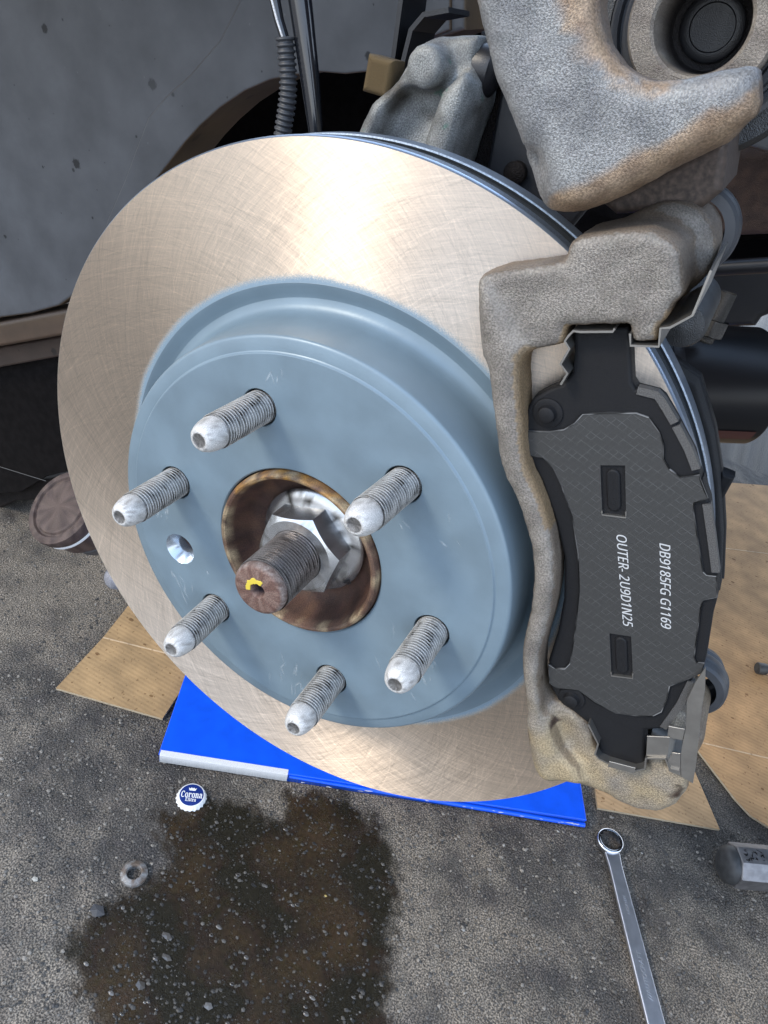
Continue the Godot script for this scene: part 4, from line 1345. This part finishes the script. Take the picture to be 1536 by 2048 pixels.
func build_pads() -> void:
	var pad := thing("brake_pad", "outer brake pad with dark patterned shim and white printed codes", "brake pad", WF, "brake pads")
	var mb := MB.new()
	prism(mb, pv([77.1, 128.6, 77.8, 129.4, 92.6, 134.8, 93.7, 134.1, 96.4, 128.1, 100.5, 118.9, 102.5, 117.4, 109, 118.2, 111.4, 117.4, 117.5, 112.4, 127.3, 103.6, 130.3, 99.4, 132.8, 96.6, 133, 96.9, 136.7, 92.2, 138.2, 90.4, 151.1, 67.3, 154.9, 59.1, 155.5, 56.6, 156.8, 50.5, 162.1, 33.2, 163.2, 28.6, 162.2, 21.3, 163.5, 14.3, 163.1, -3.9, 161.9, -7, 157.3, -11.3, 163.9, -28.4, 163.5, -29.6, 150, -37, 147.2, -35.3, 145.5, -31.2, 138.8, -22.3, 130.6, -19.9, 122.6, -17.8, 117.5, -12.5, 112.7, -1.1, 111.4, 14.3, 108.3, 30, 102.4, 47.2, 94.8, 59.7, 84.6, 73.1, 77.2, 80, 73.1, 88.9, 71.1, 96.7, 72.2, 102, 76.3, 106.8, 79.7, 109.8, 81.5, 115, 80, 120.4]), -16.5, -9.9, 1.5, 3)
	part("backing_plate", mb.mesh(), M.pad_paint, pad)
	mb = MB.new()
	prism(mb, pv([88.9, 99.1, 105.3, 106.4, 109.5, 113.7, 118.2, 108, 127.8, 99.4, 135.7, 87.6, 151.3, 61.2, 157.7, 45.1, 163.3, 25.1, 163.3, 10.3, 162.5, -7.3, 145.5, -17, 129.2, -16.9, 118.5, -17.8, 113.5, -7.4, 112.1, 8.5, 108.9, 24.6, 102.8, 42.4, 94.9, 55.3, 84.4, 69.1, 76.7, 76.1, 72.4, 85.7, 73.9, 93.2]), -25.2, -16.4, 1.0, 2)
	part("friction_block", mb.mesh(), M.friction, pad)
	var tx := shim_textures()
	var sm := mat(gray(1), 0.42, 0.1)
	sm.albedo_texture = tx[0]
	sm.heightmap_enabled = true
	sm.heightmap_texture = tx[1]
	sm.heightmap_scale = 0.012
	sm.uv1_scale = Vector3(8.6, 7.2, 1)
	part("shim", shim_with_slots(), sm, pad, "dark grey patterned shim")
	mb = MB.new()
	var rim := pv([89.7, 102.9, 97.1, 106.6, 105.6, 110, 109.7, 110.2, 114.5, 106.9, 117.3, 103.5, 119.2, 98.8, 122.4, 96.2, 126.4, 95, 131.4, 98.4, 132.1, 97, 135.2, 93.6, 137, 91.8, 133.9, 88.4, 134.8, 85.9, 141.1, 75.2, 146.9, 65.6, 148.4, 65, 151.2, 66.2, 154.8, 58.8, 151.3, 55.4, 151.9, 52.2, 158.4, 31.7, 160.1, 29.8, 162.5, 30.9, 163.3, 26.8, 160.5, 21.6, 156.3, 14.8, 158, 7.9, 158.5, 1.7, 156.8, -2, 150.8, -5.9, 144.4, -9, 135.7, -9, 128, -7, 120.5, -10.9, 116.9, -10.2, 113.4, -1.6, 116.6, -2.3, 119.8, -0.1, 120.7, 3.5, 117.4, 18.8, 112.4, 37.3, 106.6, 52.1, 99.5, 65.5, 92.9, 74, 92.1, 75.1, 87.2, 80.3, 82.5, 82.7, 76.6, 80.9, 73.4, 89.3, 81.5, 92.5, 85.8, 95.2, 88.3, 98.7])
	rim.append(rim[0])
	strip(mb, rim, 0.4, -9.9, -8.9)
	part("shim_edge", mb.mesh(), tri(mat(Color(0.12, 0.12, 0.12), 0.35, 0.6), 12.0, ntex(0.02, gray(0.25), gray(1.0), 61, 256, 3, 0.4, 0.7)), pad, "worn bright edge of the shim")
	for e in [[73.4, 89.4, 81.5, 92.6, 85.8, 95.3, 88.3, 98.8, 89.8, 103, 97.1, 106.6, 105.6, 110.1, 109.7, 110.3], [122.4, 96.3, 126.4, 95, 131.4, 98.4], [113.4, -1.6, 116.6, -2.2, 119.8, -0, 120.7, 3.6], [158.4, 31.6, 160.1, 29.8, 162.5, 31], [146.9, 65.7, 148.4, 65.1, 151.2, 66.2], [156.3, 14.9, 158, 7.9, 158.5, 1.8, 156.7, -1.9]]:
		mb = MB.new()
		strip(mb, pv(e), 0.32, -9.6, -8.85)
		part("worn_edge", mb.mesh(), M.nick, pad)
	for s in [[101.5, 88.2, 109, 91.6, 116.4, 73.6, 108.7, 71], [128.7, 25.3, 136.1, 28.2, 143.7, 10.8, 136.4, 7.4]]:
		var q := pv(s)
		var mid := (q[0] + q[1] + q[2] + q[3]) / 4.0
		var inner := PackedVector2Array()
		var lng := (q[0] - q[3]).normalized()
		var half := q[0].distance_to(q[3]) * 0.43
		var rad := q[0].distance_to(q[1]) * 0.29
		for e in 20:
			var a := lng.angle() - PI / 2 + PI * (e % 10) / 9.0 + (0.0 if e < 10 else PI)
			inner.append(mid + lng * (half - rad) * (1.0 if e < 10 else -1.0) + Vector2.from_angle(a) * rad)
		mb = MB.new()
		prism(mb, inner, -10.0, -8.9, 0.9, 3)
		part("raised_bar", mb.mesh(), M.pad_paint, pad)
		mb = MB.new()
		strip(mb, PackedVector2Array([q[2] + (q[1] - q[2]) * 0.12, q[2], q[3], q[3] + (q[0] - q[3]) * 0.08]), 0.55, -9.9, -8.6)
		part("slot_lip", mb.mesh(), M.clip, pad)
	for p in [Vector2(78.6, 98.6), Vector2(127.1, -12.7)]:
		mb = MB.new()
		lathe(mb, pv([5.4, -9.9, 5.2, -9.3, 4.4, -9.0, 3.3, -9.0, 3.0, -8.4, 2.8, -7.0, 2.2, -6.6, 0, -6.6]), 24, Transform3D(Basis(), Vector3(p.x, p.y, 0) * 0.001))
		part("rivet", mb.mesh(), M.pad_paint, pad)
	# bright bevels where the plate's edge shows beside the shim
	for e in [[103, 117.2, 109, 118, 111.2, 116.7, 117.6, 111.5], [118.4, 110.7, 124.8, 105, 129.8, 99.4], [137.6, 89.5, 143.8, 79, 150.5, 67.3], [162.1, 20.5, 162.9, 8.5, 162.2, -5.5]]:
		mb = MB.new()
		strip(mb, pv(e), 2.6, -12.5, -9.3)
		part("worn_bevel", mb.mesh(), M.pad_edge, pad)
	words("DB9185FG G1169", Vector2([131.8, 69.8, 145.3, 38.2][0], [131.8, 69.8, 145.3, 38.2][1]), Vector2([131.8, 69.8, 145.3, 38.2][2], [131.8, 69.8, 145.3, 38.2][3]), 3.5, -8.93, "lettering", M.print, pad, 0.2)
	words("OUTER- 2U9D1N25", Vector2([117.5, 66.4, 133.4, 32][0], [117.5, 66.4, 133.4, 32][1]), Vector2([117.5, 66.4, 133.4, 32][2], [117.5, 66.4, 133.4, 32][3]), 3.5, -8.93, "lettering", M.print, pad, 0.2)
	# inner pad seen past the disc's edge
	var pad2 := thing("brake_pad", "black inner brake pad seen edge-on behind the disc's right rim", "brake pad", WF, "brake pads")
	var edge := pv([100.9, 115.4, 119.4, 110.1, 132.3, 93.9, 142.2, 77.8, 153.1, 56.2, 162, 34.6])
	var q := edge.duplicate()
	for i in edge.size():
		q.append(edge[edge.size() - 1 - i] * 0.8)
	mb = MB.new()
	prism(mb, q, -63, -53.6, 1.0, 2)
	part("friction_block", mb.mesh(), M.friction, pad2)
	var q2 := PackedVector2Array()
	for p in q:
		q2.append(p * 1.004)
	mb = MB.new()
	prism(mb, q2, -70, -63, 1.4, 3, Transform3D.IDENTITY, Color.WHITE, true)
	part("backing_plate", mb.mesh(), M.pad_paint, pad2)
	mb = MB.new()
	var tabp := edge[3].lerp(edge[4], 0.1)
	box(mb, Vector3(tabp.x + 1.5, tabp.y - 4, -66), Vector3(5, 14, 8), 1.5)
	part("wear_tab", mb.mesh(), M.pad_paint, pad2)


func shim_with_slots() -> ArrayMesh:
	# cut the outline in two halves along each slot so that every piece is a simple outline
	var whole := [pv([89.7, 102.9, 97.1, 106.6, 105.6, 110, 109.7, 110.2, 114.5, 106.9, 117.3, 103.5, 119.2, 98.8, 122.4, 96.2, 126.4, 95, 131.4, 98.4, 132.1, 97, 135.2, 93.6, 137, 91.8, 133.9, 88.4, 134.8, 85.9, 141.1, 75.2, 146.9, 65.6, 148.4, 65, 151.2, 66.2, 154.8, 58.8, 151.3, 55.4, 151.9, 52.2, 158.4, 31.7, 160.1, 29.8, 162.5, 30.9, 163.3, 26.8, 160.5, 21.6, 156.3, 14.8, 158, 7.9, 158.5, 1.7, 156.8, -2, 150.8, -5.9, 144.4, -9, 135.7, -9, 128, -7, 120.5, -10.9, 116.9, -10.2, 113.4, -1.6, 116.6, -2.3, 119.8, -0.1, 120.7, 3.5, 117.4, 18.8, 112.4, 37.3, 106.6, 52.1, 99.5, 65.5, 92.9, 74, 92.1, 75.1, 87.2, 80.3, 82.5, 82.7, 76.6, 80.9, 73.4, 89.3, 81.5, 92.5, 85.8, 95.2, 88.3, 98.7])]
	for s in [[101.5, 88.2, 109, 91.6, 116.4, 73.6, 108.7, 71], [128.7, 25.3, 136.1, 28.2, 143.7, 10.8, 136.4, 7.4]]:
		var q := pv(s)
		var u := ((q[0] + q[1]) / 2.0 - (q[2] + q[3]) / 2.0).normalized() * 400.0
		var mid := (q[0] + q[1] + q[2] + q[3]) / 4.0
		var side := u.orthogonal()
		var half := PackedVector2Array([mid + u, mid - u, mid - u + side, mid + u + side])
		var half2 := PackedVector2Array([mid + u, mid - u, mid - u - side, mid + u - side])
		var next := []
		for w in whole:
			for h in [half, half2]:
				for piece in Geometry2D.intersect_polygons(w, h):
					for rest in Geometry2D.clip_polygons(piece, q):
						next.append(rest)
		whole = next
	var mb := MB.new()
	for w in whole:
		prism(mb, w, -9.85, -9.0)
	for i in mb.t.size():
		var q := mb.t[i]
		mb.t[i] = Vector2(q.dot(Vector2(-0.42, 0.907)), q.dot(Vector2(0.907, 0.42)))
	return mb.mesh()


# ------------------------------------------------------------------ caliper hung above
func near_line(q: Vector2, line: PackedVector2Array) -> float:
	var best := 1e9
	for i in line.size() - 1:
		best = minf(best, q.distance_to(Geometry2D.get_closest_point_to_segment(q, line[i], line[i + 1])))
	return best


func build_caliper() -> void:
	var cal := thing("brake_caliper", "grey cast iron brake caliper with rusty edges swung up above the pad", "brake caliper", WF)
	var c := Cast.new(Vector3(4, 150, -92), Vector3(150, 262, 4), 1.9)
	c.add(pv([10.8, 222.4, 16.1, 214.3, 20.7, 207.1, 24.2, 201.1, 31.7, 190.3, 38.3, 183.2, 45.2, 175.2, 49.6, 175, 52.6, 171.9, 56.6, 166, 59.6, 163.6, 63.2, 163.5, 69.1, 166, 77, 171.8, 88.5, 183, 98.2, 191.8, 103.4, 197.8, 103.3, 200.4, 99.5, 207.7, 97.7, 208.4, 90, 205.4, 80.9, 201.1, 74, 199.5, 65.8, 200.8, 59.5, 205.2, 56.1, 210.3, 54.4, 213.7, 52.8, 219.9, 53.8, 229.5]), func(_p: Vector2) -> Array: return [-24.0, -3.0], 6.0, 5.0)
	c.add(pv([46.3, 172, 52.6, 162.9, 55.8, 160.4, 59.5, 160.5, 65.9, 163.2, 74.3, 169.5, 86.5, 181.5, 97.8, 191.5, 95.1, 195.1, 84.4, 186.6, 71.9, 175.7, 62.3, 168.2]), func(_p: Vector2) -> Array: return [-88.0, -10.0], 5.0, 8.0)
	var rim_line := pv([53.3, 216.8, 56.1, 210.3, 59.5, 205.2, 65.8, 200.7, 74, 199.6])
	var low_line := pv([63.4, 162.9, 69.3, 165.4, 77.2, 171.3, 88.7, 182.6, 98.4, 191.4, 104, 197.5])
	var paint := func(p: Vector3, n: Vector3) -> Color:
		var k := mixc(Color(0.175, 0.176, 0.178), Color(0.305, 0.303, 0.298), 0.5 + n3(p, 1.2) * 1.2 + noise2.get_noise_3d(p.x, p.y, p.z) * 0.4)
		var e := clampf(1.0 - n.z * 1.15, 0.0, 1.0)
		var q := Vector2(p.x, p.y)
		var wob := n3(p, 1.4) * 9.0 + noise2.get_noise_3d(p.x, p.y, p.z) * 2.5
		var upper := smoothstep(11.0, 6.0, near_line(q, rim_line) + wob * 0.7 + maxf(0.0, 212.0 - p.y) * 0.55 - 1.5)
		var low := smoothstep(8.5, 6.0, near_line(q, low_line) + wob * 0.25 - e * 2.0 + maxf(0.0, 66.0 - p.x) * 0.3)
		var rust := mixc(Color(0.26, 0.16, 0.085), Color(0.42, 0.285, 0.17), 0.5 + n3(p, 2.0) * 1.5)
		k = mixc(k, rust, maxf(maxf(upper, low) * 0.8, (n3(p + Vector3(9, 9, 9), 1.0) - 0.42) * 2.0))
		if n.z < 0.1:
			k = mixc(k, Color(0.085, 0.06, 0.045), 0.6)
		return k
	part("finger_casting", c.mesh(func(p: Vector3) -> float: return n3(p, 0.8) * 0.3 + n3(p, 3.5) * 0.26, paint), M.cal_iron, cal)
	var mb := MB.new()
	prism(mb, pv([66.7, 161.4, 96.9, 189.5, 99.4, 182.1, 101.4, 174.7, 97.5, 168.1, 72.8, 159.2]), -96, -40, 3.0, 3)
	part("bridge_wall", mb.mesh(), tri(mat(Color(0.12, 0.085, 0.065), 0.7), 14.0, ntex(0.05, gray(0.5), gray(1.0), 71), null), cal)
	var at := Transform3D(Basis(), Vector3(74.7, 215.6, 0) * 0.001)
	mb = MB.new()
	lathe(mb, pv([41, -130, 41, -86, 39, -83, 33, -83, 33, -95]), 64, at)
	part("housing", mb.mesh(), M.steel_dark, cal)
	mb = MB.new()
	lathe(mb, pv([31, -92, 31.5, -78, 30.5, -76.5, 29, -77.5, 28.4, -80, 27.4, -80, 26.8, -76, 26, -75, 24.5, -75.5, 23.5, -80, 22.6, -80]), 64, at, 30.0)
	part("piston_boot", mb.mesh(), M.rubber, cal)
	mb = MB.new()
	lathe(mb, pv([22.8, -90, 22.8, -63.5, 22.0, -62.2, 15.6, -62, 14.6, -63, 14.2, -66, 13.8, -92, 13.0, -94, 0, -94]), 64, at)
	recolor(mb, func(p: Vector3, n: Vector3) -> Color:
		var k := mixc(Color(0.17, 0.14, 0.12), Color(0.33, 0.29, 0.24), 0.5 + n3(p, 1.5) * 1.6)
		if p.z < -70.0:
			k = Color(0.028, 0.026, 0.025)
		return k)
	part("piston", mb.mesh(), M.rust, cal, "hollow caliper piston")
	mb = MB.new()
	lathe(mb, pv([10.6, -94, 10.6, -92.6, 10.0, -92.2, 7.6, -92.2, 7.2, -92.8, 0, -92.8]), 48, at)
	part("piston_floor", mb.mesh(), M.black, cal)


# ------------------------------------------------------------------ things on the ground
func g3(v: Vector2, y := 0.0) -> Vector3:
	return Vector3(v.x, y, v.y) * 0.001


# frame lying on the ground: x along d (x, z in mm), its y away from the viewer's side, z up
func lying(at: Vector2, d: Vector2, y: float) -> Transform3D:
	var x := Vector3(d.x, 0, d.y).normalized()
	return Transform3D(Basis(x, Vector3.UP.cross(x), Vector3.UP), g3(at, y))


# outline given as ground x, z in mm -> the lying frame's own plane (x, -z)
func flat(a: Array) -> PackedVector2Array:
	var o := PackedVector2Array()
	for p in pv(a):
		o.append(Vector2(p.x, -p.y))
	return o


func cardboard(called: String, label: String, outline: Array, th: float, y: float, folds: Array, tint: Color) -> void:
	var o := thing(called, label, "cardboard", Transform3D(Basis(Vector3(1, 0, 0), Vector3(0, 0, -1), Vector3(0, 1, 0)), Vector3(0, y * 0.001, 0)), "flattened cardboard under the brake")
	var q := flat(outline)
	var mb := MB.new()
	prism(mb, q, 0.0, th - 0.3)
	part("fluted_edge", mb.mesh(), M.card_edge, o)
	# the face: a grid inside the outline, tinted in broad oily blotches
	mb = MB.new()
	var fl := folds
	prism(mb, q, th - 0.29, th, 0.15, 1)
	recolor(mb, func(p: Vector3, n: Vector3) -> Color: return tint if n.y > -2.0 else tint)
	var face := part("face", mb.mesh(), M.card, o)
	for f in fl:
		mb = MB.new()
		strip(mb, flat(f), 1.6, th - 0.2, th + 0.35)
		recolor(mb, func(_p: Vector3, _n: Vector3) -> Color: return Color(0.72, 0.52, 0.32))
		part("fold", mb.mesh(), M.card, face)


func build_litter() -> void:
	# stained card texture
	M.card.albedo_texture = card_texture()
	M.card.uv1_scale = Vector3.ONE * 3.0
	cardboard("cardboard", "oil-speckled cardboard corner on the pavement left of the blue box", [-353.5, -162.1, -234, -195.5, -248.4, -270.4, -282.9, -344.4, -378, -374.1, -376.2, -301.1, -364.5, -246], 3.2, 1.5, [[-364.5, -246, -291.5, -269.3]], Color(0.44, 0.28, 0.13))
	cardboard("cardboard", "large tan cardboard sheet with a curved corner at right of the pads", [256.8, -1188, 493.5, -1348.9, 567, -902.7, 549.4, -506, 440.8, -457.3, 405.1, -459, 384.3, -462.3, 365.8, -474.1, 314.7, -519, 266.3, -559.5, 246.7, -791.3], 3.2, 1.5, [[253.2, -953.7, 380, -1022.8], [303.7, -528.9, 411.2, -565.5]], Color(0.54, 0.315, 0.145))
	cardboard("cardboard", "small pointed cardboard piece under the bracket's lower end", [217.4, -385.3, 224.2, -367.9, 353.8, -421.6, 316.5, -482.9, 292.1, -522.7, 192.9, -455], 3.2, 2.2, [], Color(0.54, 0.34, 0.17))
	# blue carton
	var bf := pv([-203.7, -153.4, 215.2, -338.2])
	var bd := (bf[1] - bf[0]).normalized()
	var back := Vector2(bd.y, -bd.x)
	var W := bf[0].distance_to(bf[1])
	var o := thing("blue_carton", "flat bright blue carton with a white label strip below the disc", "box", lying(bf[0], bd, 0.0))
	var mb := MB.new()
	box(mb, Vector3(W / 2, 150, 7), Vector3(W, 300, 12), 1.0)
	part("carton_body", mb.mesh(), M.blue_dark, o)
	mb = MB.new()
	box(mb, Vector3(W / 2, 150, 14.5), Vector3(W + 1, 301, 3.0), 1.2)
	part("lid", mb.mesh(), M.blue, o)
	mb = MB.new()
	box(mb, Vector3(68, -1.0, 9.5), Vector3(134, 1.2, 12.5), 0.4)
	box(mb, Vector3(68, 1.6, 16.2), Vector3(134, 5.5, 0.5), 0.2)
	part("label_strip", mb.mesh(), M.white, o, "white paper strip along the lid's front edge")
	mb = MB.new()
	tube(mb, [Vector3(137, -1.4, 13), Vector3(230, -1.8, 12), Vector3(350, -2.2, 10.5), Vector3(W, -2.4, 9)], [1.6, 2.2, 2.6, 2.6], 12)
	part("tape_fold", mb.mesh(), M.blue, o)
	mb = MB.new()
	var r5 := RandomNumberGenerator.new()
	r5.seed = 77
	for i in 26:
		var c5 := Vector3(r5.randf_range(150, W - 4), -4.2 - r5.randf_range(0.0, 0.6), r5.randf_range(9.5, 13.5))
		if i > 12:
			c5.x = W - 12.0 * absf(r5.randfn(0.5, 1.2)) - 2.0
		tube(mb, [c5 - Vector3(r5.randf_range(0.5, 5.0), 0, r5.randf_range(-0.6, 0.6)), c5, c5 + Vector3(r5.randf_range(0.5, 4.0), 0, r5.randf_range(-0.8, 0.8))], [0.12, r5.randf_range(0.2, 0.55), 0.1], 5)
	part("scuffs", mb.mesh(), M.white, o, "white scuffed cracks along the front fold").set_meta("kind", "stuff")
	# bottle cap
	var cc := pv([-150.5, -139.1, -163.7, -130.4, -160, -151.2])
	o = thing("bottle_cap", "navy blue crown bottle cap with white rim lying beside the stain", "bottle cap", lying(cc[0], Vector2(18.7, -9.6), 0.6))
	mb = MB.new()
	lathe(mb, pv([12.0, 5.4, 10.8, 5.75, 0, 5.9]), 48, Transform3D.IDENTITY, 60.0)
	part("top", mb.mesh(), M.cap_blue, o)
	mb = MB.new()
	var rows := [[12.9, 5.3, 0.0], [13.5, 4.6, 0.1], [14.0, 3.0, 0.35], [15.0, 0.8, 0.8], [15.2, 0.0, 1.0], [14.6, 0.0, 1.0]]
	var segs := 126
	lathe(mb, pv([13.0, 5.1, 12.0, 5.42]), 64)
	var base := mb.v.size()
	for row in rows:
		for s in segs + 1:
			var a := TAU * s / segs
			var r: float = row[0] + row[2] * 0.55 * cos(a * 21.0)
			mb.add(Vector3(cos(a) * r, sin(a) * r, row[1]) * 0.001, Vector3(cos(a) * 0.85 + sin(a) * row[2] * 0.5 * sin(a * 21.0), sin(a) * 0.85 - cos(a) * row[2] * 0.5 * sin(a * 21.0), 0.5).normalized())
	for i in rows.size() - 1:
		for s in segs:
			var k := base + i * (segs + 1) + s
			mb.quad(k, k + 1, k + segs + 2, k + segs + 1)
	part("skirt", mb.mesh(), M.cap_white, o, "white crimped skirt")
	words("Corona", Vector2(-10.2, 0.0), Vector2(10.8, 0.2), 6.8, 5.95, "lettering", M.cap_white, o, 0.0, true, true)
	words("Extra", Vector2(-5.2, -5.4), Vector2(5.4, -5.4), 3.8, 5.95, "lettering", M.cap_white, o, 0.0, true, true)
	mb = MB.new()
	prism(mb, pv([-3.0, 4.6, 3.0, 4.6, 4.0, 7.6, 2.3, 6.6, 1.3, 8.0, 0.0, 6.9, -1.3, 8.0, -2.3, 6.6, -4.0, 7.6]), 5.75, 6.0)
	part("crown_mark", mb.mesh(), M.cap_white, o)
	# steel washer
	var wc := pv([-144.8, -48.3])
	o = thing("washer", "thick worn steel washer lying at the stain's left edge", "washer", lying(wc[0], Vector2(1, -0.5), 1.0))
	mb = MB.new()
	lathe(mb, pv([11.8, 0, 12.2, 0.8, 12.2, 3.6, 11.6, 4.6, 8.4, 6.0, 7.4, 6.2, 6.6, 5.6, 6.2, 4.0, 6.2, 0]), 56, Transform3D.IDENTITY, 40.0)
	recolor(mb, func(p: Vector3, _n: Vector3) -> Color: return mixc(Color(0.30, 0.295, 0.29), Color(0.15, 0.11, 0.085), 0.3 + n3(p, 3.0) * 1.8))
	part("body", mb.mesh(), M.alu, o)
	# wrench
	var rc := pv([245.9, -334.4])
	var sh := pv([250.1, -313.6, 259, -321.9, 333.7, -183.3, 323, -176.9])
	o = thing("wrench", "chrome ring-end wrench lying on the pavement at lower right", "wrench", lying(rc[0], Vector2(1, 0), 0.8))
	var loc := PackedVector2Array()
	for p in sh:
		loc.append(Vector2(p.x - rc[0].x, -(p.y - rc[0].y)))
	mb = MB.new()
	lathe(mb, pv([13.2, 0, 14.3, 1.2, 14.4, 7.5, 13.6, 9.2, 12.2, 9.6, 11.2, 9.2]), 72, Transform3D.IDENTITY, 50.0)
	base = mb.v.size()
	for row in [9.2, 0.0]:
		for s in 145:
			var a := TAU * s / 144.0
			var tt := absf(fposmod(a / TAU * 12.0, 1.0) - 0.5) * 2.0
			var r := 9.6 + 1.5 * tt
			mb.add(Vector3(cos(a) * r, sin(a) * r, row) * 0.001, Vector3(-cos(a), -sin(a), 0.15).normalized())
	for s in 144:
		mb.quad(base + s, base + s + 1, base + 146 + s, base + 145 + s)
	var top := mb.v.size()
	for s in 145:
		var a := TAU * s / 144.0
		var tt := absf(fposmod(a / TAU * 12.0, 1.0) - 0.5) * 2.0
		var r := 9.6 + 1.5 * tt
		mb.add(Vector3(cos(a) * 11.25, sin(a) * 11.25, 9.2) * 0.001, Vector3(0, 0, 1))
		mb.add(Vector3(cos(a) * r, sin(a) * r, 9.2) * 0.001, Vector3(0, 0, 1))
	for s in 144:
		mb.quad(top + s * 2, top + s * 2 + 1, top + s * 2 + 3, top + s * 2 + 2)
	part("ring_end", mb.mesh(), M.steel_bright, o)
	mb = MB.new()
	var dir := ((loc[2] + loc[3]) / 2 - (loc[0] + loc[1]) / 2).normalized()
	var sd := dir.orthogonal()
	var start := dir * 12.0
	var far_pt := dir * 190.0
	prism(mb, PackedVector2Array([start + sd * 8.4, start - sd * 8.4, dir * 26 - sd * 7.2, dir * 70 - sd * 7.8, far_pt - sd * 8.8, far_pt + sd * 8.8, dir * 70 + sd * 7.8, dir * 26 + sd * 7.2]), 1.2, 6.6, 1.6, 4, Transform3D.IDENTITY, Color.WHITE, true)
	part("shank", mb.mesh(), M.steel, o)
	var t1 := dir * 60.0
	words("IIIUSEI", dir * 57.0 + sd * 0.0, dir * 76.0, 2.6, 6.66, "engraving", M.engraved, o, 0.2)
	words("//AUTOCRAFT", dir * 152.0, dir * 110.0, 4.0, 6.66, "engraving", M.engraved, o, 0.2)
	# hammer
	var hp := pv([357.7, -367.2, 381.1, -406.8, 386.5, -377.8, 401, -398.5])
	var hd := Vector2(0.89, -0.457)
	var hx := Vector3(hd.x, 0, hd.y).normalized()
	var hb := Basis(Vector3.UP.cross(hx), Vector3.UP, hx) * Basis(Vector3(0, 0, 1), deg_to_rad(22.5))
	o = thing("hammer", "worn steel sledge hammer head with octagonal faces at right edge", "hammer", Transform3D(hb, g3(hp[0], 22.0)))
	mb = MB.new()
	lathe(mb, pv([0, -3.0, 9, -2.6, 15, -1.2, 18.2, 1.5, 19.6, 5, 19.6, 9]).duplicate(), 48, Transform3D.IDENTITY, 40.0)
	part("striking_face", mb.mesh(), M.steel_dark, o)
	mb = MB.new()
	var oc := PackedVector2Array()
	for i in 8:
		oc.append(Vector2.from_angle(TAU * i / 8) * 23.0)
	prism(mb, oc, 8.0, 120.0, 2.4, 3, Transform3D.IDENTITY, Color.WHITE, true)
	part("head", mb.mesh(), M.steel_worn, o)
	mb = MB.new()
	var r := RandomNumberGenerator.new()
	r.seed = 8
	for i in 26:
		var a := deg_to_rad(67.5)
		var c2 := Vector2(r.randf_range(13, 34), r.randf_range(-6, 6))
		var dd := Vector2.from_angle(r.randf() * TAU) * r.randf_range(0.8, 3.0)
		var ww := dd.orthogonal() * 0.35
		prism(mb, PackedVector2Array([c2 - dd, c2 - ww, c2 + dd, c2 + ww]), 0.0, 0.4, 0.0, 1, Transform3D(Basis(Vector3(0, 0, 1), Vector3(sin(a), -cos(a), 0), Vector3(cos(a), sin(a), 0)), Vector3(cos(a), sin(a), 0) * 0.0213))
	part("stamped_mark", mb.mesh(), M.steel_bright, o)
	mb = MB.new()
	box(mb, Vector3(0, 0, 75), Vector3(24, 24, 30))
	part("handle_eye", mb.mesh(), M.black, o)
	# small bolt on the cardboard
	var sb := pv([371.8, -708.1, 389.1, -705.5])
	o = thing("small_bolt", "small dark bolt lying on the large cardboard at right edge", "bolt", Transform3D(Basis(Vector3.UP, deg_to_rad(115.0)), g3(sb[0], 13.0)))
	mb = MB.new()
	lathe(mb, pv([0, -7, 7.0, -7, 8.0, -6, 8.0, 5, 7.4, 6, 4.6, 6]), 28)
	part("bolt_head", mb.mesh(), M.steel_dark, o)
	mb = MB.new()
	lathe(mb, pv([4.6, 6, 4.6, 60, 0, 60]), 22)
	part("bolt_shank", mb.mesh(), M.steel_dark, o)


func card_texture() -> ImageTexture:
	var fn := FastNoiseLite.new()
	fn.frequency = 0.006
	fn.fractal_octaves = 4
	fn.seed = 81
	var im := fn.get_seamless_image(1024, 1024)
	var fn2 := FastNoiseLite.new()
	fn2.frequency = 0.05
	fn2.seed = 82
	var im2 := fn2.get_seamless_image(1024, 1024)
	var out := Image.create(1024, 1024, false, Image.FORMAT_RGB8)
	for y in 1024:
		var line := 0.965 + 0.035 * sin(y * TAU / 16.0)
		for x in 1024:
			var g := (0.80 + 0.22 * im.get_pixel(x, y).r) * line
			var s := clampf((im2.get_pixel(x, y).r - 0.74) * 5.0, 0.0, 1.0) * 0.35
			out.set_pixel(x, y, Color(g * (1 - s), g * (1 - s * 1.15), g * (1 - s * 1.3)))
	var r := RandomNumberGenerator.new()
	r.seed = 83
	for i in 90:
		var c := Vector2(r.randf(), r.randf()) * 1024.0
		var rad := 1.0 + 7.0 * pow(r.randf(), 3.0)
		for y in range(int(c.y - rad), int(c.y + rad) + 1):
			for x in range(int(c.x - rad * 1.5), int(c.x + rad * 1.5) + 1):
				var d := Vector2((x - c.x) / 1.5, y - c.y).length() / rad + 0.4 * noise2.get_noise_2d(x * 0.6, y * 0.6)
				if d < 1.0:
					var q := Vector2i(posmod(x, 1024), posmod(y, 1024))
					var px := out.get_pixelv(q)
					out.set_pixelv(q, px * Color(0.72, 0.66, 0.58))
	return ImageTexture.create_from_image(out)
